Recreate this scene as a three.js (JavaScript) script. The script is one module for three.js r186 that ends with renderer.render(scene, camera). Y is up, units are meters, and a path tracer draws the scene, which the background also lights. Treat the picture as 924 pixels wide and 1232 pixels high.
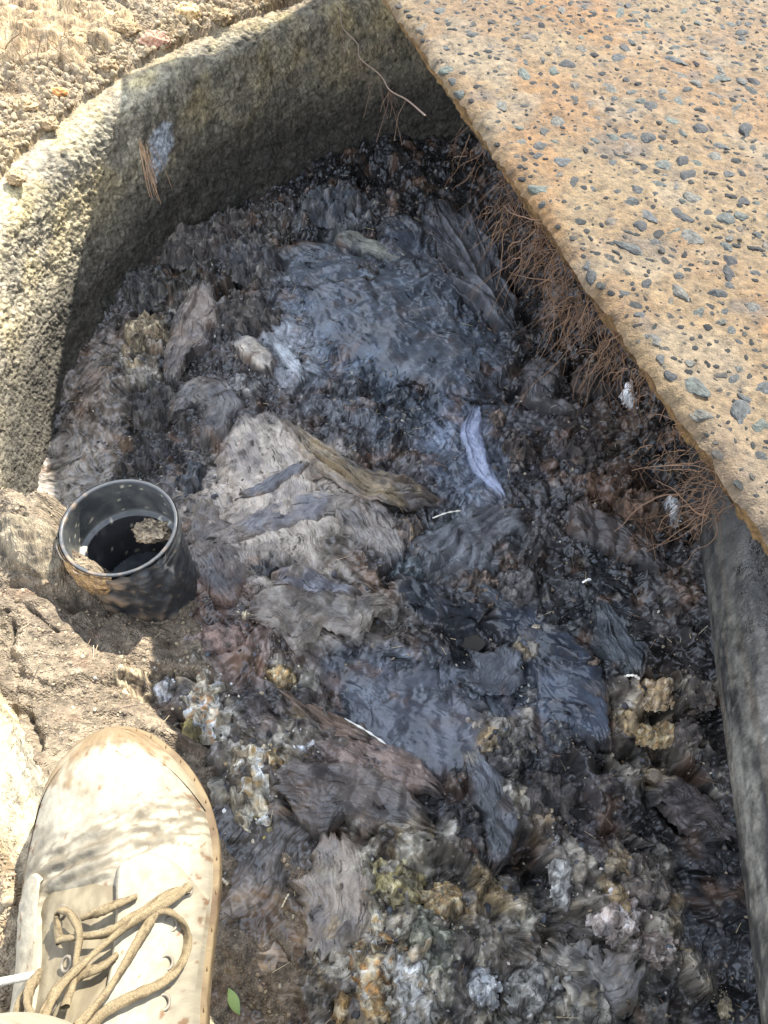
import * as THREE from 'three';
import { mergeGeometries, mergeVertices } from 'three/addons/utils/BufferGeometryUtils.js';

// ------------------------------------------------------------------ camera, sky, sun, exposure
const scene = new THREE.Scene();
const FPX = 927, PITCH = 56 * Math.PI / 180, CAMY = 0.57;
const camera = new THREE.PerspectiveCamera(2 * Math.atan(616 / FPX) * 180 / Math.PI, 0.75, 0.01, 300);
camera.position.set(0, CAMY, 0);
camera.lookAt(0, CAMY - Math.sin(PITCH), -Math.cos(PITCH));
scene.add(camera);
const SKYGAIN = 1.32;
const SUN = new THREE.Vector3(0.58, 1, -0.85).normalize();
const SKYW = 512, SKYH = 256;
{
  const d = new Float32Array(SKYW * SKYH * 4);
  for (let j = 0; j < SKYH; j++) for (let i = 0; i < SKYW; i++) {
    const el = ((j + 0.5) / SKYH - 0.5) * Math.PI, az = (i + 0.5) / SKYW * 2 * Math.PI, up = Math.max(0, Math.sin(el));
    let haze = Math.pow(1 - up, 3); const wob = Math.sin(az * 3 + 1) * Math.sin(el * 7 + az * 2) + 0.6 * Math.sin(az * 7 + el * 11 + 2) + 0.4 * Math.sin(az * 13 - el * 19); const cl = Math.min(1, Math.max(0, wob * 0.55 - 0.1)) * Math.min(1, up * 4);
    const k = SKYGAIN, base = [0.50 + 0.40 * haze, 0.60 + 0.32 * haze, 0.78 + 0.16 * haze], cloud = [1.15, 1.14, 1.13];
    const o = (j * SKYW + i) * 4; for (let q = 0; q < 3; q++) d[o + q] = (el < 0 ? [0.35, 0.31, 0.25][q] : base[q] + (cloud[q] - base[q]) * cl * 0.8) * k; d[o + 3] = 1;
  }
  const t = new THREE.DataTexture(d, SKYW, SKYH, THREE.RGBAFormat, THREE.FloatType); t.mapping = THREE.EquirectangularReflectionMapping; t.magFilter = t.minFilter = THREE.LinearFilter; t.needsUpdate = true;
  scene.background = t; scene.environment = t;
}
const sun = new THREE.DirectionalLight(new THREE.Color(1, 0.95, 0.85), 5);
sun.name = 'sun'; sun.position.copy(SUN).multiplyScalar(6); sun.castShadow = true;
Object.assign(sun.shadow.camera, { left: -2, right: 2, top: 2, bottom: -2, near: 0.5, far: 14 });
sun.shadow.mapSize.set(2048, 2048); sun.shadow.bias = -0.0005; sun.shadow.radius = 1.2;
scene.add(sun);
const EXPOSURE = 2.7;

// ------------------------------------------------------------------ helpers: chance, noise
function rng(seed) { let a = seed >>> 0; return () => { a = (a + 0x6D2B79F5) | 0; let t = Math.imul(a ^ (a >>> 15), 1 | a); t = (t + Math.imul(t ^ (t >>> 7), 61 | t)) ^ t; return ((t ^ (t >>> 14)) >>> 0) / 4294967296; }; }
const PERM = new Uint8Array(512); { const r = rng(7), p = [...Array(256).keys()]; for (let i = 255; i > 0; i--) { const j = Math.floor(r() * (i + 1)); [p[i], p[j]] = [p[j], p[i]]; } for (let i = 0; i < 512; i++) PERM[i] = p[i & 255]; }
const fade = t => t * t * t * (t * (t * 6 - 15) + 10);
function g3(h, x, y, z) { switch (h & 15) { case 0: return x + y; case 1: return -x + y; case 2: return x - y; case 3: return -x - y; case 4: return x + z; case 5: return -x + z; case 6: return x - z; case 7: return -x - z; case 8: return y + z; case 9: return -y + z; case 10: return y - z; case 11: return -y - z; case 12: return x + y; case 13: return -y + z; case 14: return -x + y; default: return -y - z; } }
function pn(x, y, z = 0) {
  const X0 = Math.floor(x), Y0 = Math.floor(y), Z0 = Math.floor(z); x -= X0; y -= Y0; z -= Z0;
  const X = X0 & 255, Y = Y0 & 255, Z = Z0 & 255, u = fade(x), v = fade(y), w = fade(z);
  const A = PERM[X] + Y, B = PERM[X + 1] + Y, AA = PERM[A & 511] + Z, AB = PERM[(A + 1) & 511] + Z, BA = PERM[B & 511] + Z, BB = PERM[(B + 1) & 511] + Z, p = i => PERM[i & 511];
  const l = (t, a, b) => a + t * (b - a);
  return l(w, l(v, l(u, g3(p(AA), x, y, z), g3(p(BA), x - 1, y, z)), l(u, g3(p(AB), x, y - 1, z), g3(p(BB), x - 1, y - 1, z))),
    l(v, l(u, g3(p(AA + 1), x, y, z - 1), g3(p(BA + 1), x - 1, y, z - 1)), l(u, g3(p(AB + 1), x, y - 1, z - 1), g3(p(BB + 1), x - 1, y - 1, z - 1))));
}
function fbm(x, y, z = 0, o = 4) { let s = 0, a = 0.5; for (let i = 0; i < o; i++) { s += a * pn(x, y, z); x = x * 2.03 + 11.3; y = y * 2.03 + 4.7; z = z * 2.03 + 7.1; a *= 0.5; } return s; }
function ridge(x, y, z = 0, o = 3) { let s = 0, a = 0.5; for (let i = 0; i < o; i++) { s += a * (1 - 2 * Math.abs(pn(x, y, z))); x = x * 2.1 + 3.1; y = y * 2.1 + 8.3; z = z * 2.1 + 1.7; a *= 0.5; } return s; }
const h2 = (i, j, k) => { let n = Math.imul(i, 374761393) + Math.imul(j, 668265263) + Math.imul(k, 1274126177) | 0; n = Math.imul(n ^ (n >>> 13), 1274126177); return ((n ^ (n >>> 16)) >>> 0) / 4294967296; };
const CELL = [0, 0, 0];
function cells(x, y, seed = 0) {            // nearest and second nearest distance, and the cell's own number
  const X = Math.floor(x), Y = Math.floor(y); let f1 = 9, f2 = 9, id = 0;
  for (let i = X - 1; i <= X + 1; i++) for (let j = Y - 1; j <= Y + 1; j++) {
    const dx = i + h2(i, j, seed) - x, dy = j + h2(i, j, seed + 91) - y, d = dx * dx + dy * dy;
    if (d < f1) { f2 = f1; f1 = d; id = h2(i, j, seed + 17); } else if (d < f2) f2 = d;
  }
  CELL[0] = Math.sqrt(f1); CELL[1] = Math.sqrt(f2); CELL[2] = id; return CELL;
}
const dome = (x, y, s) => { const c = cells(x, y, s); return Math.max(0, 1 - c[0] * c[0] * 1.6); };
const sst = (a, b, x) => { const t = Math.min(1, Math.max(0, (x - a) / (b - a))); return t * t * (3 - 2 * t); };
const mix = (a, b, t) => a + (b - a) * t;
const mix3 = (a, b, t) => [mix(a[0], b[0], t), mix(a[1], b[1], t), mix(a[2], b[2], t)];
const lin = c => { c /= 255; return c <= 0.04045 ? c / 12.92 : Math.pow((c + 0.055) / 1.055, 2.4); };
const KA = 1.3;                               // eye estimate of a colour in open shade to base colour
const C = (r, g, b, k = KA) => { if (b > r) { g = r + (g - r) * 0.8; b = r + (b - r) * 0.6; } return [lin(r) * k, lin(g) * k, lin(b) * k]; };

// ------------------------------------------------------------------ where things stand (the survey of the place, metres)
const SP = Math.sin(PITCH), CP = Math.cos(PITCH);
function ray(u, v) { const x = (u - 462) / FPX, y = (v - 616) / FPX; return [x, -SP - y * CP, -CP + y * SP]; }
function at(u, v, y) { const d = ray(u, v), t = (y - CAMY) / d[1]; return [d[0] * t, y, d[2] * t]; }
function march(u, v, H, y0 = 0.25, y1 = -0.5) {          // first point under the sight line where H(x, z) is reached
  const d = ray(u, v); let py = y0;
  for (let y = y0; y > y1; y -= 0.004) { const t = (y - CAMY) / d[1]; if (H(d[0] * t, d[2] * t) >= y) { let a = y, b = py; for (let k = 0; k < 12; k++) { const m = (a + b) / 2, tt = (m - CAMY) / d[1]; if (H(d[0] * tt, d[2] * tt) >= m) a = m; else b = m; } return at(u, v, a); } py = y; }
  return at(u, v, y1);
}
const PC = [0.297, -0.702], PR = 0.77;
const squash = a => 1 + 0.07 * Math.exp(-(((a - 2.03) / 0.24) ** 2));      // the ring is not quite round
const rad = (x, z) => Math.hypot(x - PC[0], z - PC[1]) / squash((Math.atan2(z - PC[1], x - PC[0]) + 2 * Math.PI) % (2 * Math.PI));

// ------------------------------------------------------------------ textures: grain only
function periodic(n, per, seed, oct = 4) {
  const out = new Float32Array(n * n); let amp = 1, tot = 0;
  for (let o = 0; o < oct; o++) {
    const p = per << o, tab = new Float32Array(p * p), r = rng(seed + o * 31); for (let i = 0; i < p * p; i++) tab[i] = r();
    for (let j = 0; j < n; j++) for (let i = 0; i < n; i++) {
      const x = i / n * p, y = j / n * p, X = Math.floor(x), Y = Math.floor(y), fx = fade(x - X), fy = fade(y - Y), X1 = (X + 1) % p, Y1 = (Y + 1) % p;
      out[j * n + i] += amp * mix(mix(tab[Y * p + X], tab[Y * p + X1], fx), mix(tab[Y1 * p + X], tab[Y1 * p + X1], fx), fy);
    }
    tot += amp; amp *= 0.62;
  }
  for (let i = 0; i < out.length; i++) out[i] /= tot; return out;
}
function dataTex(n, f, srgb) {
  const d = new Uint8Array(n * n * 4);
  for (let i = 0; i < n * n; i++) { const v = f(i); for (let k = 0; k < 3; k++) d[i * 4 + k] = Math.max(0, Math.min(255, Math.round((v.length ? v[k] : v) * 255))); d[i * 4 + 3] = 255; }
  const t = new THREE.DataTexture(d, n, n); t.wrapS = t.wrapT = THREE.RepeatWrapping; t.magFilter = THREE.LinearFilter; t.minFilter = THREE.LinearMipmapLinearFilter; t.generateMipmaps = true;
  if (srgb) t.colorSpace = THREE.SRGBColorSpace; t.needsUpdate = true; return t;
}
const NW = periodic(512, 256, 77, 1), N1 = periodic(512, 48, 3, 3), N2 = periodic(512, 20, 9, 4), N3 = periodic(512, 6, 5, 6);
const enc = x => Math.pow(x, 1 / 2.2);
const grainColour = dataTex(512, i => { const v = 0.70 + 0.8 * (N1[i] - 0.5) + 0.55 * (N2[i] - 0.5) + 0.34 * (NW[i] - 0.5) - (NW[(i * 7 + 13) % NW.length] > .965 ? .3 : 0) + (NW[(i * 11 + 5) % NW.length] > .97 ? .25 : 0); return [enc(Math.min(1, v * 1.01)), enc(Math.min(1, v)), enc(Math.min(1, v * 0.98))]; }, true);
const grainBump = dataTex(512, i => 0.5 + 0.8 * (N1[i] - 0.5) + 0.5 * (N2[i] - 0.5) + 0.35 * (NW[i] - .5));
const softBump = dataTex(512, i => 0.5 + 0.9 * (N3[i] - 0.5) + 0.5 * (N2[i] - 0.5));
const roughTex = dataTex(512, i => Math.min(1, Math.max(0, 0.68 + 1.5 * (N3[i] - 0.5) + 0.5 * (N1[i] - 0.5))));
const STRK = (() => { // long fine creases: stretched noise, bent by the soft noise
  const n = 512, out = new Float32Array(n * n), tab = [[6, 40, 1], [10, 90, .7], [14, 170, .45]].map(([px, py, w], q) => { const t = new Float32Array(px * py), r = rng(600 + q); for (let i = 0; i < t.length; i++) t[i] = r(); return [px, py, w, t]; });
  for (let j = 0; j < n; j++) for (let i = 0; i < n; i++) { const bend = 52 * (N3[j * n + i] - .5); let s = 0, tw = 0; for (const [px, py, w, t] of tab) { const x = i / n * px, y = (((j + bend) / n % 1) + 1) % 1 * py, X = Math.floor(x), Y = Math.floor(y), fx = fade(x - X), fy = fade(y - Y), a = t[(Y % py) * px + X % px], b = t[(Y % py) * px + (X + 1) % px], c = t[((Y + 1) % py) * px + X % px], d = t[((Y + 1) % py) * px + (X + 1) % px]; s += w * mix(mix(a, b, fx), mix(c, d, fx), fy); tw += w; } out[j * n + i] = s / tw; }
  return out; })();
const fibreBump = dataTex(512, i => 0.5 + 1.3 * (STRK[i] - 0.5) + .25 * (N1[i] - .5));
const fibreColour = dataTex(512, i => { const v = .74 + .26 * (STRK[i] - .5) + .5 * (N2[i] - .5) + .25 * (NW[i] - .5) - .5 * sst(.36, .25, STRK[i]) * sst(.45, .6, N3[(i * 3 + 9001) % N3.length]) - (NW[(i * 7 + 13) % NW.length] > .97 ? .2 : 0); return enc(Math.min(1, Math.max(.05, v))); }, true);
const muckColour = dataTex(512, i => { const v = .66 + 1.5 * (N2[i] - .5) + .9 * (N1[i] - .5) + .3 * (NW[i] - .5) + (NW[(i * 11 + 5) % NW.length] > .985 ? .45 : 0); return enc(Math.min(1, Math.max(.06, v))); }, true);
const rep = (t, k) => { const c = t.clone(); c.repeat.set(k, k); c.needsUpdate = true; return c; };
const GAIN = 1 / 0.72;
function mat(o) { return new THREE.MeshStandardMaterial(Object.assign({ vertexColors: true, side: THREE.DoubleSide }, o)); }
const M = {
  soil: mat({ map: rep(grainColour, 4), bumpMap: rep(grainBump, 6), bumpScale: 0.0042, roughness: 0.95 }),
  concrete: mat({ map: rep(grainColour, 4), bumpMap: rep(grainBump, 6), bumpScale: 0.0022, roughness: 0.85 }),
  lid: mat({ map: rep(grainColour, 7), bumpMap: rep(grainBump, 9), bumpScale: 0.0008, roughness: 0.85 }),
  sludge: mat({ map: rep(muckColour, 4.3), bumpMap: rep(fibreBump, 3.4), bumpScale: 0.0026, roughness: 0.36, roughnessMap: rep(roughTex, 3) }),
  cloth: mat({ map: rep(fibreColour, 6), bumpMap: rep(fibreBump, 6), bumpScale: 0.0017, roughness: 0.55, roughnessMap: rep(roughTex, 5) }),
  film: mat({ map: rep(fibreColour, 2.6), bumpMap: rep(fibreBump, 2.2), bumpScale: 0.0014, roughness: 0.3, roughnessMap: rep(roughTex, 4) }),
  crust: mat({ map: rep(muckColour, 6), bumpMap: rep(grainBump, 6), bumpScale: 0.003, roughness: 0.85 }),
  wet: mat({ bumpMap: rep(softBump, 12), bumpScale: 0.001, roughness: 0.28 }),
  stone: mat({ map: rep(grainColour, 1), bumpMap: rep(softBump, 1), bumpScale: 0.0007, roughness: 0.5 }),
  pvc: mat({ color: new THREE.Color().setRGB(.72, .72, .72), bumpMap: rep(softBump, 6), bumpScale: 0.0006, roughness: 0.8, roughnessMap: rep(roughTex, 4) }),
  leather: mat({ color: new THREE.Color().setRGB(.72, .72, .72), bumpMap: rep(softBump, 16), bumpScale: 0.0006, roughness: 0.75 }),
  lace: mat({ map: rep(grainColour, 20), bumpMap: rep(grainBump, 40), bumpScale: 0.0004, roughness: 0.9 }),
  root: mat({ roughness: 0.85 }),
};

// ------------------------------------------------------------------ helpers: objects
const used = new Map();
function numbered(n) { const k = used.get(n) || 0; used.set(n, k + 1); return k ? `${n}_${String(k).padStart(3, '0')}` : n; }
function shade(o) { o.traverse(c => { c.castShadow = true; c.receiveShadow = true; }); return o; }
function mesh(name, geo, m, parent) { const o = new THREE.Mesh(geo, m); o.name = parent ? name : numbered(name); o.castShadow = o.receiveShadow = true; (parent || scene).add(o); return o; }
function tag(o, label, category, group) { o.userData.label = label; o.userData.category = category; if (group) o.userData.group = group; return o; }
function thing(name, label, category, p = [0, 0, 0], group) { const o = new THREE.Group(); o.name = numbered(name); o.position.set(...p); scene.add(o); return tag(o, label, category, group); }
function grid(nu, nv, f, keep) {              // f(i, j) -> [x, y, z, r, g, b, s, t]; keep(i, j) drops cells
  const P = new Float32Array(nu * nv * 3), K = new Float32Array(nu * nv * 3), T = new Float32Array(nu * nv * 2);
  for (let j = 0; j < nv; j++) for (let i = 0; i < nu; i++) { const n = j * nu + i, a = f(i, j); P.set([a[0], a[1], a[2]], n * 3); K.set([a[3] * GAIN, a[4] * GAIN, a[5] * GAIN], n * 3); T.set([a[6], a[7]], n * 2); }
  const I = []; for (let j = 0; j < nv - 1; j++) for (let i = 0; i < nu - 1; i++) { if (keep && !keep(i, j)) continue; const a = j * nu + i, b = a + 1, c = a + nu, d = c + 1; I.push(a, c, b, b, c, d); }
  const g = new THREE.BufferGeometry(); g.setAttribute('position', new THREE.BufferAttribute(P, 3)); g.setAttribute('color', new THREE.BufferAttribute(K, 3)); g.setAttribute('uv', new THREE.BufferAttribute(T, 2));
  g.setIndex(new THREE.BufferAttribute(new Uint32Array(I), 1)); g.computeVertexNormals(); return g;
}
const range = (a, b, n) => Array.from({ length: n }, (_, i) => a + (b - a) * i / (n - 1));
function tube(pts, r, sides, f) {              // f(t, angle) -> [r, g, b]; r number or function of t
  const curve = new THREE.CatmullRomCurve3(pts.map(p => new THREE.Vector3(...p)), false, 'centripetal'); const seg = Math.max(3, (pts.length - 1) * (sides > 5 ? 7 : 2));
  const fr = curve.computeFrenetFrames(seg, false), ps = curve.getPoints(seg), P = [], K = [], T = [], I = [];
  for (let i = 0; i <= seg; i++) for (let j = 0; j <= sides; j++) {
    const a = j / sides * Math.PI * 2, t = i / seg, rr = typeof r === 'function' ? r(t, a) : r, c = f(t, a);
    const n = fr.normals[i].clone().multiplyScalar(Math.cos(a)).addScaledVector(fr.binormals[i], Math.sin(a));
    P.push(ps[i].x + n.x * rr, ps[i].y + n.y * rr, ps[i].z + n.z * rr); K.push(c[0] * GAIN, c[1] * GAIN, c[2] * GAIN); T.push(t * seg * 0.01, j / sides * 0.03);
  }
  for (let i = 0; i < seg; i++) for (let j = 0; j < sides; j++) { const a = i * (sides + 1) + j, b = a + 1, c = a + sides + 1, d = c + 1; I.push(a, b, c, b, d, c); }
  const g = new THREE.BufferGeometry(); g.setAttribute('position', new THREE.Float32BufferAttribute(P, 3)); g.setAttribute('color', new THREE.Float32BufferAttribute(K, 3)); g.setAttribute('uv', new THREE.Float32BufferAttribute(T, 2)); g.setIndex(I); g.computeVertexNormals(); return g;
}

// ------------------------------------------------------------------ the bed of the pit: height, kind and colour fields
// [u, v, height] survey of the bed
const HP = [[40, 600, -.285], [75, 545, -.28], [110, 440, -.265], [200, 300, -.25], [340, 225, -.265], [450, 170, -.25], [540, 180, -.27], [620, 300, -.29], [450, 400, -.255], [300, 560, -.24], [550, 600, -.265], [700, 480, -.27], [780, 620, -.25], [600, 780, -.265], [800, 850, -.245], [450, 880, -.23], [700, 1100, -.205], [500, 1200, -.175], [880, 1200, -.235], [300, 1150, -.15], [210, 750, -.17], [230, 880, -.165], [320, 960, -.18], [130, 900, -.12], [860, 950, -.27], [600, 1000, -.22]].map(([u, v, y]) => [...at(u, v, y)]);
const LX0 = -0.56, LZ0 = -1.56, LS = 0.006, LNX = 290, LNZ = 310;      // lattice of smooth fields
const SPL = [ // u, v, ru, rv, colour, lumps, wet; near-black hollows have shade put into the colour
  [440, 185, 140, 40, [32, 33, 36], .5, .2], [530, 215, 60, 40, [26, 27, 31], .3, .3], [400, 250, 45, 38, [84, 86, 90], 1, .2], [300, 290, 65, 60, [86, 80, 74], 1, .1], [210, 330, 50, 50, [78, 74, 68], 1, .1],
  [110, 440, 50, 80, [122, 110, 100], .25, 0], [70, 545, 50, 65, [138, 130, 122], .05, 0], [165, 480, 40, 60, [72, 70, 68], 1, .2], [170, 400, 30, 30, [110, 100, 86], 1, 0],
  [400, 340, 80, 50, [84, 93, 114], .08, .6], [480, 400, 115, 65, [86, 97, 122], .1, .6], [350, 410, 30, 40, [130, 132, 140], .1, .3], [470, 465, 60, 50, [74, 82, 100], .7, .6], [420, 480, 50, 40, [92, 92, 98], .5, .4],
  [565, 520, 50, 75, [100, 110, 138], .1, .5], [650, 520, 70, 80, [70, 68, 72], .4, .3], [740, 480, 60, 80, [76, 64, 56], .7, .1], [760, 605, 60, 50, [88, 68, 56], .6, 0], [640, 700, 60, 60, [72, 70, 70], .7, .3],
  [560, 650, 65, 50, [84, 88, 96], .1, .4], [720, 690, 60, 40, [42, 45, 52], .4, .4], [700, 750, 65, 60, [40, 44, 53], .15, .8], [600, 780, 70, 50, [34, 38, 48], .2, 1], [500, 850, 120, 65, [84, 90, 106], .06, .5],
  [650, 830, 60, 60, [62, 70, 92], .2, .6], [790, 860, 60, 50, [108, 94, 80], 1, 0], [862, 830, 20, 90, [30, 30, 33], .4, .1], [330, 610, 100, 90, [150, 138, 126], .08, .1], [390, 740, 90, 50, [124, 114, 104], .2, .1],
  [255, 690, 40, 50, [94, 88, 86], .8, .2], [265, 770, 65, 40, [122, 100, 90], .2, .0], [200, 760, 70, 50, [114, 96, 82], .3, 0], [240, 820, 130, 40, [114, 98, 90], .4, 0], [400, 925, 100, 50, [104, 92, 86], .4, .1],
  [600, 950, 90, 70, [74, 74, 78], .8, .3], [700, 1000, 100, 60, [78, 72, 72], .9, .2], [820, 950, 60, 60, [72, 67, 64], .7, .2], [840, 1090, 80, 80, [54, 56, 64], .4, .4], [860, 1190, 60, 50, [62, 62, 66], .4, .2],
  [640, 1130, 80, 60, [84, 84, 82], 1, .1], [470, 1120, 70, 120, [140, 126, 104], 1, 0], [560, 1200, 60, 45, [120, 124, 124], .9, .1], [720, 1100, 60, 50, [116, 104, 96], 1, 0], [300, 1150, 75, 85, [134, 116, 97], .12, 0],
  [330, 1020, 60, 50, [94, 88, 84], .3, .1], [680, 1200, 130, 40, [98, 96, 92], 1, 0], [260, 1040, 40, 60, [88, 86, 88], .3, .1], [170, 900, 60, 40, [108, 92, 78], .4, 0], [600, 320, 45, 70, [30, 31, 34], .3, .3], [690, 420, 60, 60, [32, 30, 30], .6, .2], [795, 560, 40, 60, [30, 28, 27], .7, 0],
].map(([u, v, ru, rv, c, l, w]) => { const y = -.24, p = at(u, v, y), a = at(u + ru, v, y), b = at(u, v + rv, y); const ax = a[0] - p[0], az = a[2] - p[2], bx = b[0] - p[0], bz = b[2] - p[2], D = ax * bz - az * bx; return { x: p[0], z: p[2], m: [bz / D, -bx / D, -az / D, ax / D], c: C(...c), l, w }; });
const L = { h: new Float32Array(LNX * LNZ), f: new Float32Array(LNX * LNZ * 5) };
for (let j = 0; j < LNZ; j++) for (let i = 0; i < LNX; i++) {
  const x = LX0 + i * LS, z = LZ0 + j * LS, n = j * LNX + i; let s = 0, w = 0;
  for (const p of HP) { const d = 1 / Math.pow((x - p[0]) ** 2 + (z - p[2]) ** 2 + 0.0035, 1.6); s += d * p[1]; w += d; }
  L.h[n] = s / w;
  const wx = x + 0.035 * fbm(x * 14, z * 14, 1.3, 3), wz = z + 0.035 * fbm(x * 14, z * 14, 9.1, 3);
  let W = 0.25, q = [.0, .0, .0, .55, .25]; const base = C(74, 70, 70); q = [base[0] * W, base[1] * W, base[2] * W, .6 * W, .25 * W];
  for (const p of SPL) { const dx = wx - p.x, dz = wz - p.z, a = p.m[0] * dx + p.m[1] * dz, b = p.m[2] * dx + p.m[3] * dz, d = a * a + b * b; if (d > 3) continue; const g = Math.exp(-d * d * 1.4) * 2.2; W += g; q[0] += g * p.c[0]; q[1] += g * p.c[1]; q[2] += g * p.c[2]; q[3] += g * p.l; q[4] += g * p.w; }
  for (let k = 0; k < 5; k++) L.f[n * 5 + k] = q[k] / W;
}
function lat(x, z) { const fx = Math.min(LNX - 1.001, Math.max(0, (x - LX0) / LS)), fz = Math.min(LNZ - 1.001, Math.max(0, (z - LZ0) / LS)), i = Math.floor(fx), j = Math.floor(fz), a = fx - i, b = fz - j, n = j * LNX + i; return [n, (1 - a) * (1 - b), a * (1 - b), (1 - a) * b, a * b]; }
function bedBase(x, z) { const [n, a, b, c, d] = lat(x, z); return a * L.h[n] + b * L.h[n + 1] + c * L.h[n + LNX] + d * L.h[n + LNX + 1]; }
function bedField(x, z, k) { const [n, a, b, c, d] = lat(x, z), f = L.f; return a * f[n * 5 + k] + b * f[n * 5 + 5 + k] + c * f[(n + LNX) * 5 + k] + d * f[(n + LNX) * 5 + 5 + k]; }
const HOLES = [[567, 772, 17, .012], [395, 278, 26, .03], [455, 205, 40, .03], [524, 1066, 24, .035], [655, 1088, 24, .035], [800, 876, 30, .04], [742, 905, 24, .035], [760, 1015, 22, .02], [332, 712, 14, .015], [608, 330, 26, .03], [700, 436, 26, .025], [790, 585, 26, .025], [838, 945, 26, .03], [700, 1140, 24, .03], [646, 366, 24, .025], [349, 836, 12, .02], [600, 1110, 22, .03], [500, 975, 22, .02], [585, 690, 14, .015], [452, 455, 16, .012], [270, 560, 20, .018], [210, 520, 22, .02], [265, 340, 20, .02], [470, 690, 18, .015], [860, 860, 24, .03], [620, 1030, 18, .02], [365, 985, 20, .018], [255, 905, 24, .02], [216, 845, 16, .015], [690, 930, 20, .02]].map(([u, v, r, d]) => { const p = at(u, v, -.24); return [p[0], p[2], r * 1.0 / FPX, d]; });
const PALE = [[480, 1120, 95, 1], [440, 1190, 70, 1], [715, 1105, 70, .7], [600, 1205, 90, .7], [790, 868, 55, .8], [595, 925, 46, .5], [300, 925, 55, .8], [245, 850, 40, .7], [775, 1060, 50, .5], [650, 985, 45, .4], [845, 850, 36, .5], [172, 410, 36, .6], [530, 1065, 50, .6], [850, 1190, 40, .4], [395, 905, 50, .4], [650, 760, 30, .35], [700, 800, 30, .4], [360, 830, 40, .5], [620, 870, 40, .4], [100, 430, 40, .3]].map(([u, v, r, k]) => { const p = at(u, v, -.22), d = Math.hypot(p[0], p[1] - CAMY, p[2]); return [p[0], p[2], r * d / FPX, k]; });
function pale(x, z) { let s = 0; for (const p of PALE) { const dx = x - p[0], dz = (z - p[1]) * .85, d = (dx * dx + dz * dz) / (p[2] * p[2]); if (d < 3) s += p[3] * Math.exp(-d * d); } return s <= .02 ? 0 : sst(.12, .5, Math.min(1, s) * .55 + .75 * fbm(x * 17, z * 17, 81, 4)); }
function crumple(x, z, f, sd) {               // crushed wet paper: plates that meet in creases
  const wx = x + .4 / f * fbm(x * f * .8, z * f * .8, sd, 3), wz = z + .4 / f * fbm(x * f * .8, z * f * .8, sd + 9, 3), c = cells(wx * f, wz * f, sd); return Math.min(.75, c[1] - c[0]) / .75;
}
function matted(x, z) {                       // trodden cloth: swirling folds that run, gather and fade
  const wx = x + .035 * fbm(x * 7, z * 7, 101, 3), wz = z + .035 * fbm(x * 7, z * 7, 111, 3), on = sst(-.12, .22, fbm(x * 10, z * 10, 121, 2));
  const ph = (wx * .8 - wz * .6) * 62 + 2.2 * fbm(wx * 9, wz * 9, 131, 2), fr = ph - Math.floor(ph), f1 = 1 - Math.pow(Math.abs(2 * fr - 1), 1.8);
  const p2 = (wx * .5 + wz * .86) * 44 + 2.4 * fbm(wx * 8, wz * 8, 141, 2), g2 = p2 - Math.floor(p2), f2 = 1 - Math.pow(Math.abs(2 * g2 - 1), 1.8), sel = sst(-.06, .06, fbm(x * 6, z * 6, 151, 2));
  return on * .008 * mix(f1 * Math.abs(pn(Math.floor(ph) * 1.3, x * 9, z * 9)), f2 * Math.abs(pn(Math.floor(p2) * 1.7, x * 9, z * 9)), sel) * 2 + .004 * crumple(x, z, 20, 6) * (1 - on);
}
function bed(x, z) {
  const l = bedField(x, z, 3), wx = x + 0.02 * pn(x * 22, z * 22, 4), wz = z + 0.02 * pn(x * 22, z * 22, 8);
  let h = bedBase(x, z) + 0.022 * fbm(x * 7, z * 7, 2, 3);
  const big = dome(wx * 17, wz * 17, 1), mid = dome(wx * 42 + 5, wz * 42, 2), sm = dome(x * 105, z * 105, 3);
  h += l * (0.022 * big + 0.012 * mid + 0.004 * sm - 0.016) + l * 0.016 * fbm(x * 40, z * 40, 1, 4) - l * 0.014 * sst(.22, .5, ridge(wx * 26, wz * 26, 15, 2)) + (.12 + l) * .008 * fbm(x * 130, z * 130, 19, 3);
  for (const q of HOLES) { const dx = wx - q[0], dz = wz - q[1]; if (Math.abs(dx) > .09 || Math.abs(dz) > .09) continue; const d = Math.hypot(dx, dz * .85) / q[2] + .7 * fbm(x * 30, z * 30, 71, 3); h -= q[3] * sst(1.25, .55, d); }
  const pl = pale(x, z); if (pl > 0) h += pl * (.003 + .017 * crumple(x, z, 34, 7) + .014 * fbm(x * 38, z * 38, 85, 4) + .006 * crumple(x, z, 90, 8) + .004 * fbm(x * 170, z * 170, 87, 3));
  const sm2 = 1 - l;                           // slack film: long creases that run with a wandering grain
  const an = 0.9 + 2.2 * pn(x * 5, z * 5, 3), ca = Math.cos(an), sa = Math.sin(an), p = x * ca + z * sa, q = -x * sa + z * ca;
  const w = pn(p * 18, q * 18, 6); h += sst(.75, .3, l) * matted(x, z);
  h += sm2 * (0.0035 * ridge(p * 12, q * 60 + w * 1.5, 2, 3) + 0.004 * Math.max(0, ridge(wx * 20, wz * 20, 5, 2) - .25)) * (0.3 + 0.7 * sst(-.2, .3, pn(x * 9, z * 9, 12)));
  return h;
}
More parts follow.
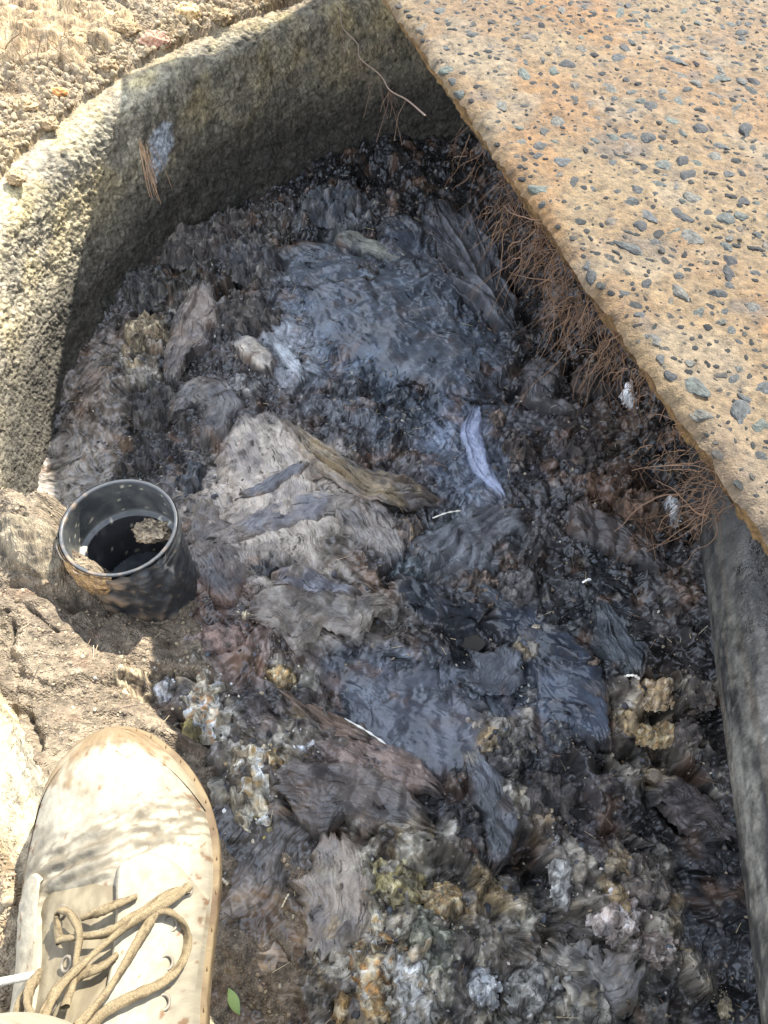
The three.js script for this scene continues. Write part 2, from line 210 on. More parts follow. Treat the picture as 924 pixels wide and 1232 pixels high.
const bedColour = (x, z) => {
  let c = [bedField(x, z, 0) * .95, bedField(x, z, 1) * .95, bedField(x, z, 2) * .92]; const l = bedField(x, z, 3), w = bedField(x, z, 4);
  const n = fbm(x * 30, z * 30, 21, 4), n2 = fbm(x * 11 + 3, z * 11, 31, 3), n3 = pn(x * 150, z * 150, 3);
  let k = 1 + 1.3 * n + 0.6 * n2 + 0.25 * n3; c = c.map(v => v * Math.max(0.25, k));
  c = mix3(c, C(106, 82, 64), 0.65 * sst(.05, .3, fbm(x * 24 + 9, z * 24, 41, 3)) * (1 - w * .5));       // rusty brown scum
  c = mix3(c, C(32, 32, 33), 0.92 * sst(-.02, .26, fbm(x * 20, z * 20 + 5, 51, 4)) * (.55 + .45 * l));      // black sludge
  c = mix3(c, C(150, 142, 128), 0.7 * sst(.26, .4, fbm(x * 55, z * 55, 61, 3)) * (.2 + .8 * l));          // pale crumbs of paper
  const pl = pale(x, z); if (pl > 0) { crumple(x, z, 34, 7); const id = CELL[2]; let q = id < .28 ? C(112, 106, 98) : id < .5 ? C(146, 138, 126) : id < .64 ? C(172, 166, 152) : id < .76 ? C(150, 130, 98) : id < .9 ? C(94, 88, 84) : C(172, 164, 148); q = mix3(q, C(120, 112, 102), .5 * sst(-.1, .3, fbm(x * 40, z * 40, 91, 4))); q = mix3(q, C(178, 168, 148), .6 * sst(.1, .26, fbm(x * 46, z * 46, 92, 4))); q = mix3(q, C(158, 138, 104), .6 * sst(.12, .28, fbm(x * 26, z * 26, 93, 3))); q = mix3(q, C(70, 66, 62), .9 * sst(.1, .26, fbm(x * 38, z * 38, 94, 4))); q = q.map(v => v * (1 + 1.0 * fbm(x * 120, z * 120, 95, 3))); c = mix3(c, q, .85 * pl); }
  return c;
};
{
  const xs = range(-0.51, 0.44, 594).concat(range(0.46, 1.08, 40)), zs = [...range(-1.49, 0.03, 950), ...range(0.035, 0.09, 12)];
  const g = grid(xs.length, zs.length, (i, j) => { const x = xs[i], z = zs[j], c = bedColour(x, z); const n1 = fbm(x * 9, z * 9, 201, 3), n2 = fbm(x * 9, z * 9, 211, 3); return [x, bed(x, z), z, ...c, x * .8 - z * .6 + .09 * n1, x * .6 + z * .8 + .09 * n2]; }, (i, j) => rad(xs[i], zs[j]) < PR + 0.03);
  const o = mesh('sludge', g, M.sludge); o.userData.kind = 'structure';
}

// ------------------------------------------------------------------ the concrete ring and the ground round it
const SOIL = C(192, 172, 142, .56);
const fineAngles = []; for (let a = -1.75; a < 1.5; a += (Math.abs(a) > 1.0 && a < 0 ? .004 : .0026)) fineAngles.push(Math.PI + a); for (let a = 1.5; a <= 2 * Math.PI - 1.75 + 0.001; a += 0.04) fineAngles.push(Math.PI + a); fineAngles.push(Math.PI - 1.75 + 2 * Math.PI);
{
  const prof = []; // [r, y, nr, ny]
  for (let y = -0.5; y < -0.34; y += 0.04) prof.push([PR, y, -1, 0]);
  for (let y = -0.33; y < -0.036; y += 0.0023) prof.push([PR, y, -1, 0]);
  for (let k = 0; k <= 20; k++) { const a = k / 20 * Math.PI / 2; prof.push([PR + .036 - .036 * Math.cos(a), -.036 + .036 * Math.sin(a), -Math.cos(a), Math.sin(a)]); }
  for (let r = PR + .039; r < PR + .09; r += 0.003) prof.push([r, 0, 0, 1]);
  prof.push([PR + .095, -.01, .7, .7], [PR + .095, -.5, 1, 0]);
  const A = fineAngles;
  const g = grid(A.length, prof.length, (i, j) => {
    const a = A[i], [r, y, nr, ny] = prof[j], ax = Math.cos(a), az = Math.sin(a), s = a * PR, t = y + (r - PR);
    const peb = dome(s * 130, t * 130, 5), peb2 = dome(s * 260, t * 260, 6);
    let d = 0.014 * fbm(s * 5, t * 8, 1, 3) + 0.005 * fbm(s * 26, t * 26, 3, 3) + 0.0018 * peb + 0.002 * peb2 - 0.003;
    const pit = sst(.22, .34, fbm(s * 60, t * 60, 12, 2)); d -= 0.002 * pit;
    const R = r + nr * d, Y = y + ny * d * .8;
    // stains belong to the concrete: dark tide band below, yellow lichen by the rim
    const tide = sst(-.09, -.2, y + 0.05 * fbm(s * 9, 3, 2, 3));
    let c = mix3(C(128, 121, 106, 1.2), C(152, 144, 124, 1.25), sst(-.2, .3, fbm(s * 18, t * 18, 14, 3)));
    c = mix3(c, C(184, 166, 116, 1.3), .5 * sst(-.2, -.02, y) * sst(-.15, .25, fbm(s * 13, t * 13, 18, 3)));
    c = c.map(v => v * .8 * (1 + .45 * sst(3.9, 3.3, a + .5 * fbm(s * 4, t * 6, 44, 3))));          // sunlit side painted paler, shaded side kept darker
    c = mix3(c, C(60, 58, 54, 1), .85 * tide);
    c = mix3(c, C(76, 72, 62), .5 * sst(.1, .3, fbm(s * 40, t * 40, 22, 3)));
    c = mix3(c, C(60, 54, 46), .6 * pit);
    const st = Math.exp(-(((s - 2.865 - (y + .11) * .35) / .03) ** 2) - (((y + .1) / .045) ** 2)) + .5 * fbm(s * 45, t * 45, 28, 3);   // pale lime run below the rim
    c = mix3(c, C(176, 184, 200), .85 * sst(.35, .7, st));
    if (ny > .9) c = mix3(c, SOIL, .6);
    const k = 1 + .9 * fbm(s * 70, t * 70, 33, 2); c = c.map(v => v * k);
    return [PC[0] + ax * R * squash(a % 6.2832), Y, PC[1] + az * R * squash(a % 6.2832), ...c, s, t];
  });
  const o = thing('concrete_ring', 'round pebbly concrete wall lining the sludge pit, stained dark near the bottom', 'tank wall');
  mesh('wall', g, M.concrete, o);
}
const bank = at(40, 20, 0.03);
function ground(x, z) {
  const r = rad(x, z); let h = 0.012 * sst(PR + .015, PR + .09, r) + 0.03 * sst(PR + .05, PR + .35, r) + 0.02 * fbm(x * 6, z * 6, 2, 3) * sst(PR, PR + .1, r);
  if (r < PR + .5) h += (0.006 * dome(x * 55 + fbm(x * 30, z * 30), z * 55, 4) + 0.005 * dome(x * 110, z * 110, 8) + 0.009 * fbm(x * 35, z * 35, 6, 4)) * sst(PR - .005, PR + .03, r) - .003;
  h += 0.25 * sst(1.0, 1.5, x) * sst(-2.6, -1.4, z) * sst(1.2, .3, z);               // spoil heap that carries the lid
  if (r > 3) h += 0.05 * fbm(x * .5, z * .5, 3, 2);
  return h;
}
const groundColour = (x, z) => { let c = mix3(SOIL, C(150, 126, 96, .6), sst(-.1, .35, fbm(x * 18, z * 18, 5, 4))); c = mix3(c, C(188, 158, 96, .6), .5 * sst(.05, .3, fbm(x * 9, z * 9, 15, 3)) * sst(PR + .12, PR + .02, rad(x, z))); const k = 1 + .6 * fbm(x * 90, z * 90, 7, 2); return c.map(v => v * k); };
{
  const rs = []; for (let r = PR + .034; r < PR + .36; r += 0.0038) rs.push(r); for (let r = PR + .37, s = .02; r < 60; r += s, s *= 1.22) rs.push(r);
  const A = fineAngles;
  const g = grid(A.length, rs.length, (i, j) => { const k = squash(A[i] % 6.2832), x = PC[0] + Math.cos(A[i]) * rs[j] * k, z = PC[1] + Math.sin(A[i]) * rs[j] * k; return [x, j ? ground(x, z) : -0.006, z, ...groundColour(x, z), x, z]; });
  mesh('ground', g, M.soil).userData.kind = 'structure';
}

// ------------------------------------------------------------------ sand that slumped in over the edge
const SANDP = [[-40, 640, -.03], [15, 630, -.03], [60, 640, -.035], [85, 665, -.06], [60, 690, -.055], [10, 700, -.05], [40, 740, -.05], [100, 720, -.085], [20, 800, -.04], [80, 790, -.065], [130, 760, -.11], [160, 800, -.125], [60, 860, -.045], [110, 850, -.075], [150, 860, -.105], [200, 850, -.155], [50, 930, -.03], [100, 930, -.05], [180, 930, -.12], [20, 1050, -.03], [100, 1050, -.07], [240, 1000, -.17], [220, 780, -.17], [250, 1150, -.14], [340, 1180, -.15], [330, 1080, -.175], [400, 1230, -.19], [200, 740, -.155], [240, 700, -.19], [150, 730, -.13], [60, 605, -.24], [110, 590, -.27], [0, 560, -.3]].map(([u, v, y]) => at(u, v, y));
const SPOLY = [[-80, 600], [20, 615], [75, 632], [90, 690], [150, 720], [222, 700], [245, 745], [235, 790], [165, 800], [150, 830], [215, 880], [270, 1010], [300, 1050], [330, 1000], [385, 1030], [395, 1110], [420, 1140], [420, 1260], [-80, 1300]].map(([u, v]) => at(u, v, -.12));
function polyDist(P, x, z) { let d = 9, ins = false; for (let i = 0, j = P.length - 1; i < P.length; j = i++) { const a = P[j], b = P[i], vx = b[0] - a[0], vz = b[2] - a[2], t = Math.max(0, Math.min(1, ((x - a[0]) * vx + (z - a[2]) * vz) / (vx * vx + vz * vz))); d = Math.min(d, Math.hypot(x - a[0] - vx * t, z - a[2] - vz * t)); if ((a[2] > z) !== (b[2] > z) && x < (b[0] - a[0]) * (z - a[2]) / (b[2] - a[2]) + a[0]) ins = !ins; } return ins ? d : -d; }
function crack(x, z, a, b) { const vx = b[0] - a[0], vz = b[2] - a[2], t = Math.max(0, Math.min(1, ((x - a[0]) * vx + (z - a[2]) * vz) / (vx * vx + vz * vz))), n = 0.006 * pn(x * 60, z * 60, 77); return Math.hypot(x - a[0] - vx * t + n, z - a[2] - vz * t + n); }
const CR = [[[12, 700], [70, 706], -.05, 5], [[70, 706], [130, 694], -.05, 6], [[25, 722], [60, 750], -.055, 1.5], [[8, 735], [12, 770], -.05, 1.6], [[330, 1140], [345, 1158], -.16, 3], [[30, 860], [50, 905], -.05, 3]].map(([a, b, y, w]) => [at(...a, y), at(...b, y), w / 1000]);
function sand(x, z) {
  let s = 0, w = 0; for (const p of SANDP) { const d = 1 / Math.pow((x - p[0]) ** 2 + (z - p[2]) ** 2 + 0.0008, 2); s += d * p[1]; w += d; }
  let h = s / w + 0.016 * fbm(x * 20, z * 20, 4, 4) + 0.004 * fbm(x * 50, z * 50, 14, 3) - .006 * sst(.3, .55, ridge(x * 16, z * 16, 24, 2)) + 0.003 * fbm(x * 110, z * 110, 8, 3) + 0.003 * dome(x * 90, z * 90, 9) * sst(.0, .3, pn(x * 30, z * 30, 2));
  h -= .3 * sst(.012, -.09, polyDist(SPOLY, x, z) + .025 * fbm(x * 30, z * 30, 55, 3));
  for (const [a, b, k] of CR) { const d = crack(x, z, a, b); if (d < k * 4) h -= 0.014 * Math.exp(-(d * d) / (k * k)); }
  return h;
}
{
  const x0 = -.5, x1 = .02, z0 = -.62, z1 = .06, xs = range(x0, x1, 400), zs = range(z0, z1, 520);
  const g = grid(xs.length, zs.length, (i, j) => {
    const x = xs[i], z = zs[j]; let c = mix3(C(138, 125, 106, .85), C(112, 100, 85, .9), sst(-.2, .3, fbm(x * 14, z * 14, 3, 4))); const wet = sst(-.08, -.16, sand(x, z)); c = mix3(c, C(124, 110, 94), .5 * wet);
    c = mix3(c, C(90, 72, 58), .6 * sst(.15, .35, fbm(x * 35, z * 35, 13, 3))); const k = 1 + .8 * fbm(x * 180, z * 180, 7, 2); return [x, sand(x, z), z, ...c.map(v => v * k), x, z];
  }, (i, j) => rad(xs[i], zs[j]) < PR + .015 && sand(xs[i], zs[j]) > bed(xs[i], zs[j]) - .012);
  const o = mesh('sand', g, M.soil); o.userData.kind = 'stuff'; tag(o, 'pale cracked sand slumped between the boot, pipe stub and pit wall', 'sand');
}
const top = (x, z) => Math.max(bed(x, z), sand(x, z));
const floorH = (x, z) => (x < .02 && x > -.5 && z > -.62) ? top(x, z) : bed(x, z);

// ------------------------------------------------------------------ the lid: a slab lifted half off the pit
const LY = 0.287, EX = 0.3044, EZ = 0.9526, LT = 0.05;       // top height, direction of its long edge, thickness
const LO = at(470, 0, LY);                                    // a point of the long edge
const lidAt = (a, b) => [LO[0] + EX * a + EZ * b, LO[2] + EZ * a - EX * b];   // a along the edge towards the viewer, b into the slab
function lidOf(x, z) { const dx = x - LO[0], dz = z - LO[2]; return [dx * EX + dz * EZ, dx * EZ - dz * EX]; }
const lid = thing('concrete_slab', 'tan slab of exposed grey pebbles raised over the pit as its lid', 'concrete slab');
function lidTop(a, b) { return LY + 0.0035 * fbm(a * 14, b * 14, 3, 3) + 0.0016 * fbm(a * 90, b * 90, 5, 3) - 0.006 * Math.exp(-b / .004) * (1 + 1.2 * fbm(a * 40, 3, 9, 3)) + 0.0012 * ridge(a * 160, b * 160, 4, 2); }
const chip = a => 0.004 * fbm(a * 16, 2, 3, 5) + 0.004 * fbm(a * 110, 7, 3, 3);
const lidColour = (a, b) => {
  let c = mix3(C(184, 146, 98, .21), C(190, 160, 114, .22), sst(-.25, .25, fbm(a * 12, b * 12, 4, 4)));
  c = mix3(c, C(190, 134, 66, .23), .65 * sst(.0, .28, fbm(a * 5 + 1.1, b * 14 + 3, 8, 4) + .15 * Math.exp(-(((b - .1) / .05) ** 2) - ((a - .03) / .15) ** 2)));
  c = mix3(c, C(194, 174, 142, .24), .6 * sst(.12, .3, fbm(a * 16, b * 16, 14, 4) + .25 * Math.exp(-(((b - .03) / .03) ** 2) - ((a - .12) / .1) ** 2)));
  c = mix3(c, C(112, 100, 88, .34), .7 * sst(.14, .34, fbm(a * 19 + 4, b * 19, 24, 4)));
  c = mix3(c, C(150, 138, 124, .34), .6 * sst(.42, .56, a + .1 * fbm(a * 20, b * 20, 2, 3)) * sst(.12, .02, b));
  const k = 1 + .5 * fbm(a * 160, b * 160, 7, 2); return c.map(v => v * k);
};
{
  const as = [...range(-.73, -.06, 26).slice(0, -1), ...range(-.06, .64, 470), ...range(.66, .86, 8)], bs = [...range(0, .42, 270), ...range(.45, 1.25, 22)];
  const A = (i, b) => as[i] < -.06 ? -.06 + (as[i] + .06) * (1 + Math.min(b, .8) * .7) : as[i];
  const topG = grid(as.length, bs.length, (i, j) => { const b0 = bs[j], a = A(i, b0), b = b0 + chip(a) * Math.max(0, 1 - b0 / .02), [x, z] = lidAt(a, b); return [x, lidTop(a, b0), z, ...lidColour(a, b), a, b]; });
  const sides = []; // rough broken faces, undercut
  const rim = (pts, inset, fn) => grid(pts.length, 14, (i, j) => { const t = j / 13, [a, b, na, nb] = pts[i]; const k = inset * Math.pow(t, .8) + .006 * t * fbm(i * .21, t * 4, 3, 4), aa = a - na * k, bb = b - nb * k, [x, z] = lidAt(aa, bb); const c = mix3(C(176, 144, 96, .5), C(110, 90, 66, .45), sst(-.1, .3, fbm(a * 70, t * 5, b * 30, 4))); return [x, mix(fn(a, b), LY - LT, t), z, ...c, a + b, t * LT]; });
  const left = as.map((q, i) => { const a = A(i, 0); return [a, chip(a), 0, -1]; }), n = as.length - 1;
  const near = bs.map((b, j) => [as[n], b + (j ? 0 : chip(as[n])), 1, 0]), far = bs.map((b, j) => [A(0, b), b + (j ? 0 : chip(A(0, 0))), -1, 0]), right = as.map((q, i) => [A(i, 1.25), 1.25, 0, 1]);
  const surf = (a, b) => lidTop(a, Math.max(0, b < .01 ? 0 : b));
  for (const [p, k] of [[left, .03], [near, .02], [far, .02], [right, .02]]) sides.push(rim(p, k, surf));
  const under = grid(as.length, 2, (i, j) => { const a = A(i, j ? 1.25 : 0), [x, z] = lidAt(Math.max(A(0, j ? 1.25 : 0) + .02, Math.min(as[n] - .02, a)), j ? 1.23 : .03); return [x, LY - LT, z, ...C(120, 100, 74, .6), a, j]; });
  mesh('cement_body', mergeGeometries([topG, ...sides, under]), M.lid, lid);
}
// pebbles of the exposed aggregate
{
  const r = rng(42), spots = [], variants = [], lowVariants = [];
  for (let v = 0; v < 28; v++) {
    const g = new THREE.IcosahedronGeometry(1, v < 14 ? 3 : 1), p = g.attributes.position, n = p.count, k = new Float32Array(n * 3), pl = [];
    for (let q = 0; q < 7; q++) { const d = new THREE.Vector3(r() - .5, (r() - .35) * .9, r() - .5).normalize(); pl.push([d, .5 + r() * .38]); }
    for (let i = 0; i < n; i++) {
      const w = new THREE.Vector3().fromBufferAttribute(p, i).normalize(); let d = 1; for (const [m, h] of pl) { const t = w.dot(m); if (t > 0) d = Math.min(d, h / t); }
      w.multiplyScalar(d * (1 + .16 * fbm(w.x * 2 + v, w.y * 2, w.z * 2, 3))); p.setXYZ(i, w.x, w.y, w.z);
      const s = Math.max(.3, .85 + 1.5 * fbm(w.x * 3 + v * 3, w.y * 3, w.z * 3, 4) * 1.2 + .35 * (r() - .5)); k.set([s, s, s], i * 3);
    }
    g.setAttribute('color', new THREE.BufferAttribute(k, 3)); g.computeVertexNormals(); (v < 14 ? variants : lowVariants).push(g);
  }
  const tones = [[88, 92, 90], [106, 112, 106], [74, 76, 78], [112, 120, 110], [128, 126, 116], [138, 126, 110], [98, 102, 102], [126, 124, 116]].map(c => { const m = M.stone.clone(); m.roughness = .85; m.color.setRGB(...C(...c, .5)); return m; });
  const fill = (n, lo, hi, gap) => { let tries = 0, k = 0; while (k < n && tries++ < 60000) { const a = -.03 + r() * .64, b = .004 + r() * .37; const dens = .5 + .3 * sst(.0, .15, b) + .5 * sst(.2, .4, a) + .6 * fbm(a * 10, b * 10, 3, 2); if (r() > dens) continue; const s = lo + (hi - lo) * Math.pow(r(), 1.6); const [x, z] = lidAt(a, b), fw = (CAMY - LY) * SP - z * CP, pu = 462 + FPX * x / fw, pv = 616 - FPX * ((LY - CAMY) * CP - z * SP) / fw; if (lo > .001 && (pu > 945 || pv < -25 || pv > 1260)) continue; if (spots.some(o => Math.hypot(o[0] - a, o[1] - b) < (o[2] + s) * gap)) continue; spots.push([a, b, s, x, z]); k++; } };
  fill(300, .0030, .0084, .8); const big = spots.length; fill(750, .0015, .0042, .86); fill(1700, .0006, .0016, .9);
  const small = [], mtx = new THREE.Matrix4(), qt = new THREE.Quaternion(), up = new THREE.Vector3(0, 1, 0);
  spots.forEach(([a, b, s, x, z], i) => {
    const v = variants[Math.floor(r() * variants.length)], e = .75 + r() * .5, tn = Math.min(7, Math.floor(Math.pow(r(), 1.25) * 8)), turn = .3 + (r() - .5) * 1.7;
    const hs = .42, y = lidTop(a, b) - s * hs * .62 - .0001 + r() * .0006;
    if (i < big) { const o = mesh('pebble', v, tones[tn], lid); o.position.set(x, y, z); o.rotation.set((r() - .5) * .3, turn, (r() - .5) * .3); o.scale.set(s * e * .95, s * hs, s / e * 1.2); }
    else { qt.setFromAxisAngle(up, turn); mtx.compose(new THREE.Vector3(x, y, z), qt, new THREE.Vector3(s * e, s * hs, s / e * 1.2)); const g = lowVariants[i % 14].clone().applyMatrix4(mtx), k = g.attributes.color; const c = C(...[[72, 80, 82], [96, 104, 100], [58, 60, 64], [150, 144, 132], [110, 112, 108]][Math.floor(r() * 5)], .5); for (let q = 0; q < k.count; q++) k.setXYZ(q, k.getX(q) * c[0] * 1.2, k.getX(q) * c[1] * 1.2, k.getX(q) * c[2] * 1.2); small.push(g); }
  });
  const o = mesh('small_pebbles', mergeGeometries(small), M.crust, lid); o.userData.kind = 'stuff';
}
// ------------------------------------------------------------------ pipes
const PIPE = mat({ map: rep(grainColour, 3.5), bumpMap: rep(grainBump, 5), bumpScale: 0.0006, roughness: 0.62, roughnessMap: rep(roughTex, 4) });
function lathe(prof, seg, f) {                // prof [r, y]; f(angle, k, r, y) -> [dr, r, g, b]
  return grid(seg + 1, prof.length, (i, j) => { const a = i / seg * Math.PI * 2, [r, y] = prof[j], q = f(a, j / (prof.length - 1), r, y), R = r + q[0]; return [Math.cos(a) * R, y, Math.sin(a) * R, q[1], q[2], q[3], a * .05, y]; });
}
const dust = C(100, 102, 104), blackPipe = C(48, 50, 54), mud = C(140, 118, 92);
{
  const d = ray(143, 633), p = [d[0] * .73, CAMY + d[1] * .73, d[2] * .73];
  const o = thing('pipe_stub', 'short black plastic pipe socket standing upright in the sand, open at the top', 'pipe', p); o.rotation.z = -.03;
  const outer = []; for (let k = 0; k <= 60; k++) { const y = -k / 60 * .2; outer.push([.0548 + (y > -.02 ? .0011 * Math.cos(y * 1150) : 0) - (y < -.022 ? .0012 : 0), y]); }
  mesh('socket', lathe(outer, 120, (a, k, r, y) => {
    const n = fbm(Math.cos(a) * 4, y * 50, Math.sin(a) * 4, 4), side = Math.cos(a - 2.0);
    let c = mix3(blackPipe, dust, .45 * sst(-.1, .3, n)); c = mix3(c, mud, .75 * sst(.5, .9, .62 * side + n * .8 + .3 * sst(-.04, -.11, y))); c = mix3(c, mud, .5 * sst(.2, .4, fbm(a * 9, y * 220, 3, 3)));
    return [.0018 * sst(.25, .6, .5 * side + n * 1.3 + .1) * (1 + n * 3), ...c]; }), M.pvc, o);
  mesh('rim', lathe([[.0548, -.001], [.0546, .0006], [.0538, .0011], [.0522, .0008], [.0511, -.0004], [.0508, -.003]], 120, a => [.0003 * pn(Math.cos(a) * 9, Math.sin(a) * 9), ...mix3(C(70, 72, 76, .9), mud, .5 * sst(.1, .4, fbm(Math.cos(a) * 5, Math.sin(a) * 5, 4, 3) + .2 * Math.cos(a - 2.3)))]), M.pvc, o);
  const inner = []; for (let k = 0; k <= 24; k++) inner.push([.0508, -.001 - k / 24 * .046]); inner.push([.0505, -.0475], [.047, -.0485], [.0455, -.0495]); for (let k = 0; k <= 30; k++) inner.push([.0452 + .0004 * Math.sin(k * .8), -.05 - k / 30 * .12]);
  mesh('inner_sleeve', lathe(inner, 120, (a, k, r, y) => { const n = fbm(Math.cos(a) * 3, y * 30, Math.sin(a) * 3, 4); let c = mix3(C(56, 59, 62), C(84, 84, 80), sst(-.2, .3, n)); if (y < -.0475) c = mix3(C(46, 48, 54), C(70, 70, 72), sst(0, .3, n)); if (y < -.044 && y > -.05) c = mix3(c, C(120, 118, 112), .35); c = mix3(c, C(176, 168, 150), .9 * sst(.3, .36, fbm(a * 8, y * 130, 5, 3) + (y < -.03 && y > -.049 ? .08 : 0))); return [0, ...c]; }), M.pvc, o);
  mesh('elbow_floor', grid(40, 40, (i, j) => { const x = (i / 39 - .5) * .1, z = (j / 39 - .5) * .1, q = Math.hypot(x + .02, z - .03); return [x, -.13 - .02 * (x + z) * 8 + .004 * Math.cos(q * 420) * sst(.028, .03, q) * sst(.05, .04, q), z, ...C(44, 47, 54), x, z]; }, (i, j) => Math.hypot(i / 39 - .5, j / 39 - .5) < .47), M.pvc, o);
  // one curl of lifted mud hangs on the rim
  mesh('mud_smear', grid(60, 24, (i, j) => { const a = 1.5 + i / 59 * 1.3, t = j / 23, e = Math.pow(Math.sin(i / 59 * Math.PI), .5), R = .0555 + .004 * e * Math.sin(t * Math.PI) * (1 + fbm(a * 8, t * 4, 1, 3)), y = .0005 - t * .045 * e * (1 + .5 * fbm(a * 6, 3, 5, 3)); return [Math.cos(a) * R, y, Math.sin(a) * R, ...mix3(C(168, 138, 96), C(120, 98, 74), sst(-.2, .3, fbm(a * 12, t * 6, 8, 3))), a * .05, y]; }), M.soil, o);
}
{
  const A = new THREE.Vector3(...at(838, 620, -.05)), B = new THREE.Vector3(...at(916, 1232, .05)), ax = A.clone().sub(B).normalize(), eye = new THREE.Vector3(0, CAMY, 0), R = .056;
  const ctr = P => P.clone().addScaledVector(new THREE.Vector3().crossVectors(ax, P.clone().sub(eye).normalize()).normalize().multiplyScalar(-1), R);
  let a = ctr(A), b = ctr(B); if (a.x < A.x) { a = A.clone().multiplyScalar(2).sub(a); b = B.clone().multiplyScalar(2).sub(b); }
  const dir = a.clone().sub(b).normalize(), p0 = b.clone().addScaledVector(dir, -.55), Ln = 1.35;
  const o = thing('drain_pipe', 'long dusty black plastic pipe lying across the pit under the concrete lid', 'pipe', [p0.x, p0.y, p0.z]);
  o.quaternion.setFromUnitVectors(new THREE.Vector3(0, 1, 0), dir);
  const n = 460; const prof = Array.from({ length: n + 1 }, (_, k) => [R, k / n * Ln]);
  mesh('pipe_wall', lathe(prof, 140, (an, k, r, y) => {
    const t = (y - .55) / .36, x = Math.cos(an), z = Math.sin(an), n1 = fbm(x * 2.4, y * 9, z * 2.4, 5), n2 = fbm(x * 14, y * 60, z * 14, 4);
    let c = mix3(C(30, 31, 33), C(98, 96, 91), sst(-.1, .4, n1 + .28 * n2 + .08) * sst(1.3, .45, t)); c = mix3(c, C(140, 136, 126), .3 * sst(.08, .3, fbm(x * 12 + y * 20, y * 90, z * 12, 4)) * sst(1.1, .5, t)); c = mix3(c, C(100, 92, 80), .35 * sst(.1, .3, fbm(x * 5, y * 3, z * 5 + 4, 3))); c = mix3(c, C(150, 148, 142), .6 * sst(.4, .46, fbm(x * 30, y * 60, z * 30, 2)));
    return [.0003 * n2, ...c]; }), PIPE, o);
  mesh('bore', lathe([[R, 0], [R - .005, 0], [R - .005, .3], [R - .005, Ln], [R, Ln]], 64, () => [0, ...C(40, 42, 46)]), M.pvc, o);
}
// ------------------------------------------------------------------ the boot on the edge of the pit
const BT = at(143, 871, .03), BD = [.145, .9894];              // tip of the toe, direction to the heel
const boot = thing('work_boot', 'pale dusty leather lace-up work boot standing on the pit edge', 'boot', [BT[0], 0, BT[2]]);
boot.rotation.y = Math.atan2(BD[0], BD[1]);
const BL = .295;
const bw = s => { const w = .0615 * Math.sqrt(1 - Math.pow(1 - Math.min(1, Math.max(0, s) / .1), 2)), waist = .010 * sst(.1, .19, s) - .003 * sst(.2, .26, s); let q = w - waist; if (s > BL - .04) q *= Math.sqrt(Math.max(0, 1 - ((s - BL + .04) / .04) ** 2)); return q; };
const bx = s => .004 * sst(0, .09, s) - .006 * Math.exp(-(((s) / .04) ** 2));    // the last swings a little inwards
const bh = s => .03 + .031 * Math.pow(sst(-.012, .05, s), .8) + .012 * sst(.06, .13, s) + .055 * sst(.12, .215, s) + .06 * sst(.19, .26, s);
const SOLE = .024;
function vamp(s, w) {                          // height of the upper over the ground; w across, -1 .. 1
  const p = Math.pow(Math.max(0, 1 - Math.pow(Math.abs(w), 2.3)), .52);
  return SOLE + (bh(s) - SOLE) * p;
}
function creases(s, w) {
  const q = s + w * .018, e = Math.exp(-(((q - .088) / .022) ** 2));
  return e * ((.0016 + .0012 * sst(.3, -.6, w)) * Math.sin((q + .006 * pn(w * 3, s * 30)) * 620) * (.6 + .8 * pn(w * 4, s * 60, 2)) - .0012 * ridge(s * 90, w * 7, 3, 3)) + .0009 * fbm(s * 120, w * 8, 4, 3) - .0025 * Math.exp(-(((q - .098) / .012) ** 2));
}
const leather = (s, w) => {
  const X = w * .06, n = fbm(s * 26, X * 26, 4, 4), n2 = fbm(s * 60 + 3, X * 60, 14, 3);
  let c = mix3(C(228, 216, 188, .36), C(208, 192, 160, .34), sst(-.1, .5, n));
  const grey = Math.exp(-(((s - .098 + X * .3) / .03) ** 2) - (((X + .014) / .022) ** 2)) + .6 * Math.exp(-(((s - .075) / .014) ** 2) - (((X + .042) / .014) ** 2));
  c = mix3(c, C(150, 140, 120, .32), .7 * sst(.25, .85, grey + .7 * n));
  c = mix3(c, C(176, 138, 88, .3), .75 * sst(.2, .7, .9 * Math.exp(-(((s - .05 - X * .3) / .008) ** 2)) * sst(.02, -.03, X) + Math.exp(-((s / .026) ** 2)) + .25 * sst(.6, 1, Math.abs(w)) + 1.3 * n2 - .2));
  c = mix3(c, C(150, 100, 56, .4), .75 * sst(.34, .4, fbm(s * 150, X * 150, 34, 3) + .16 * sst(.6, .95, Math.abs(w)) + .1 * Math.exp(-((s / .03) ** 2))));
  c = mix3(c, C(132, 116, 90, .34), .7 * sst(.12, .4, (ridge(s * 130 + X * 30, X * 45, 44, 3) - .2) * Math.exp(-(((s + w * .018 - .088) / .024) ** 2))));
  return c.map(v => v * (1 + .5 * fbm(s * 200, X * 200, 54, 2)));
};
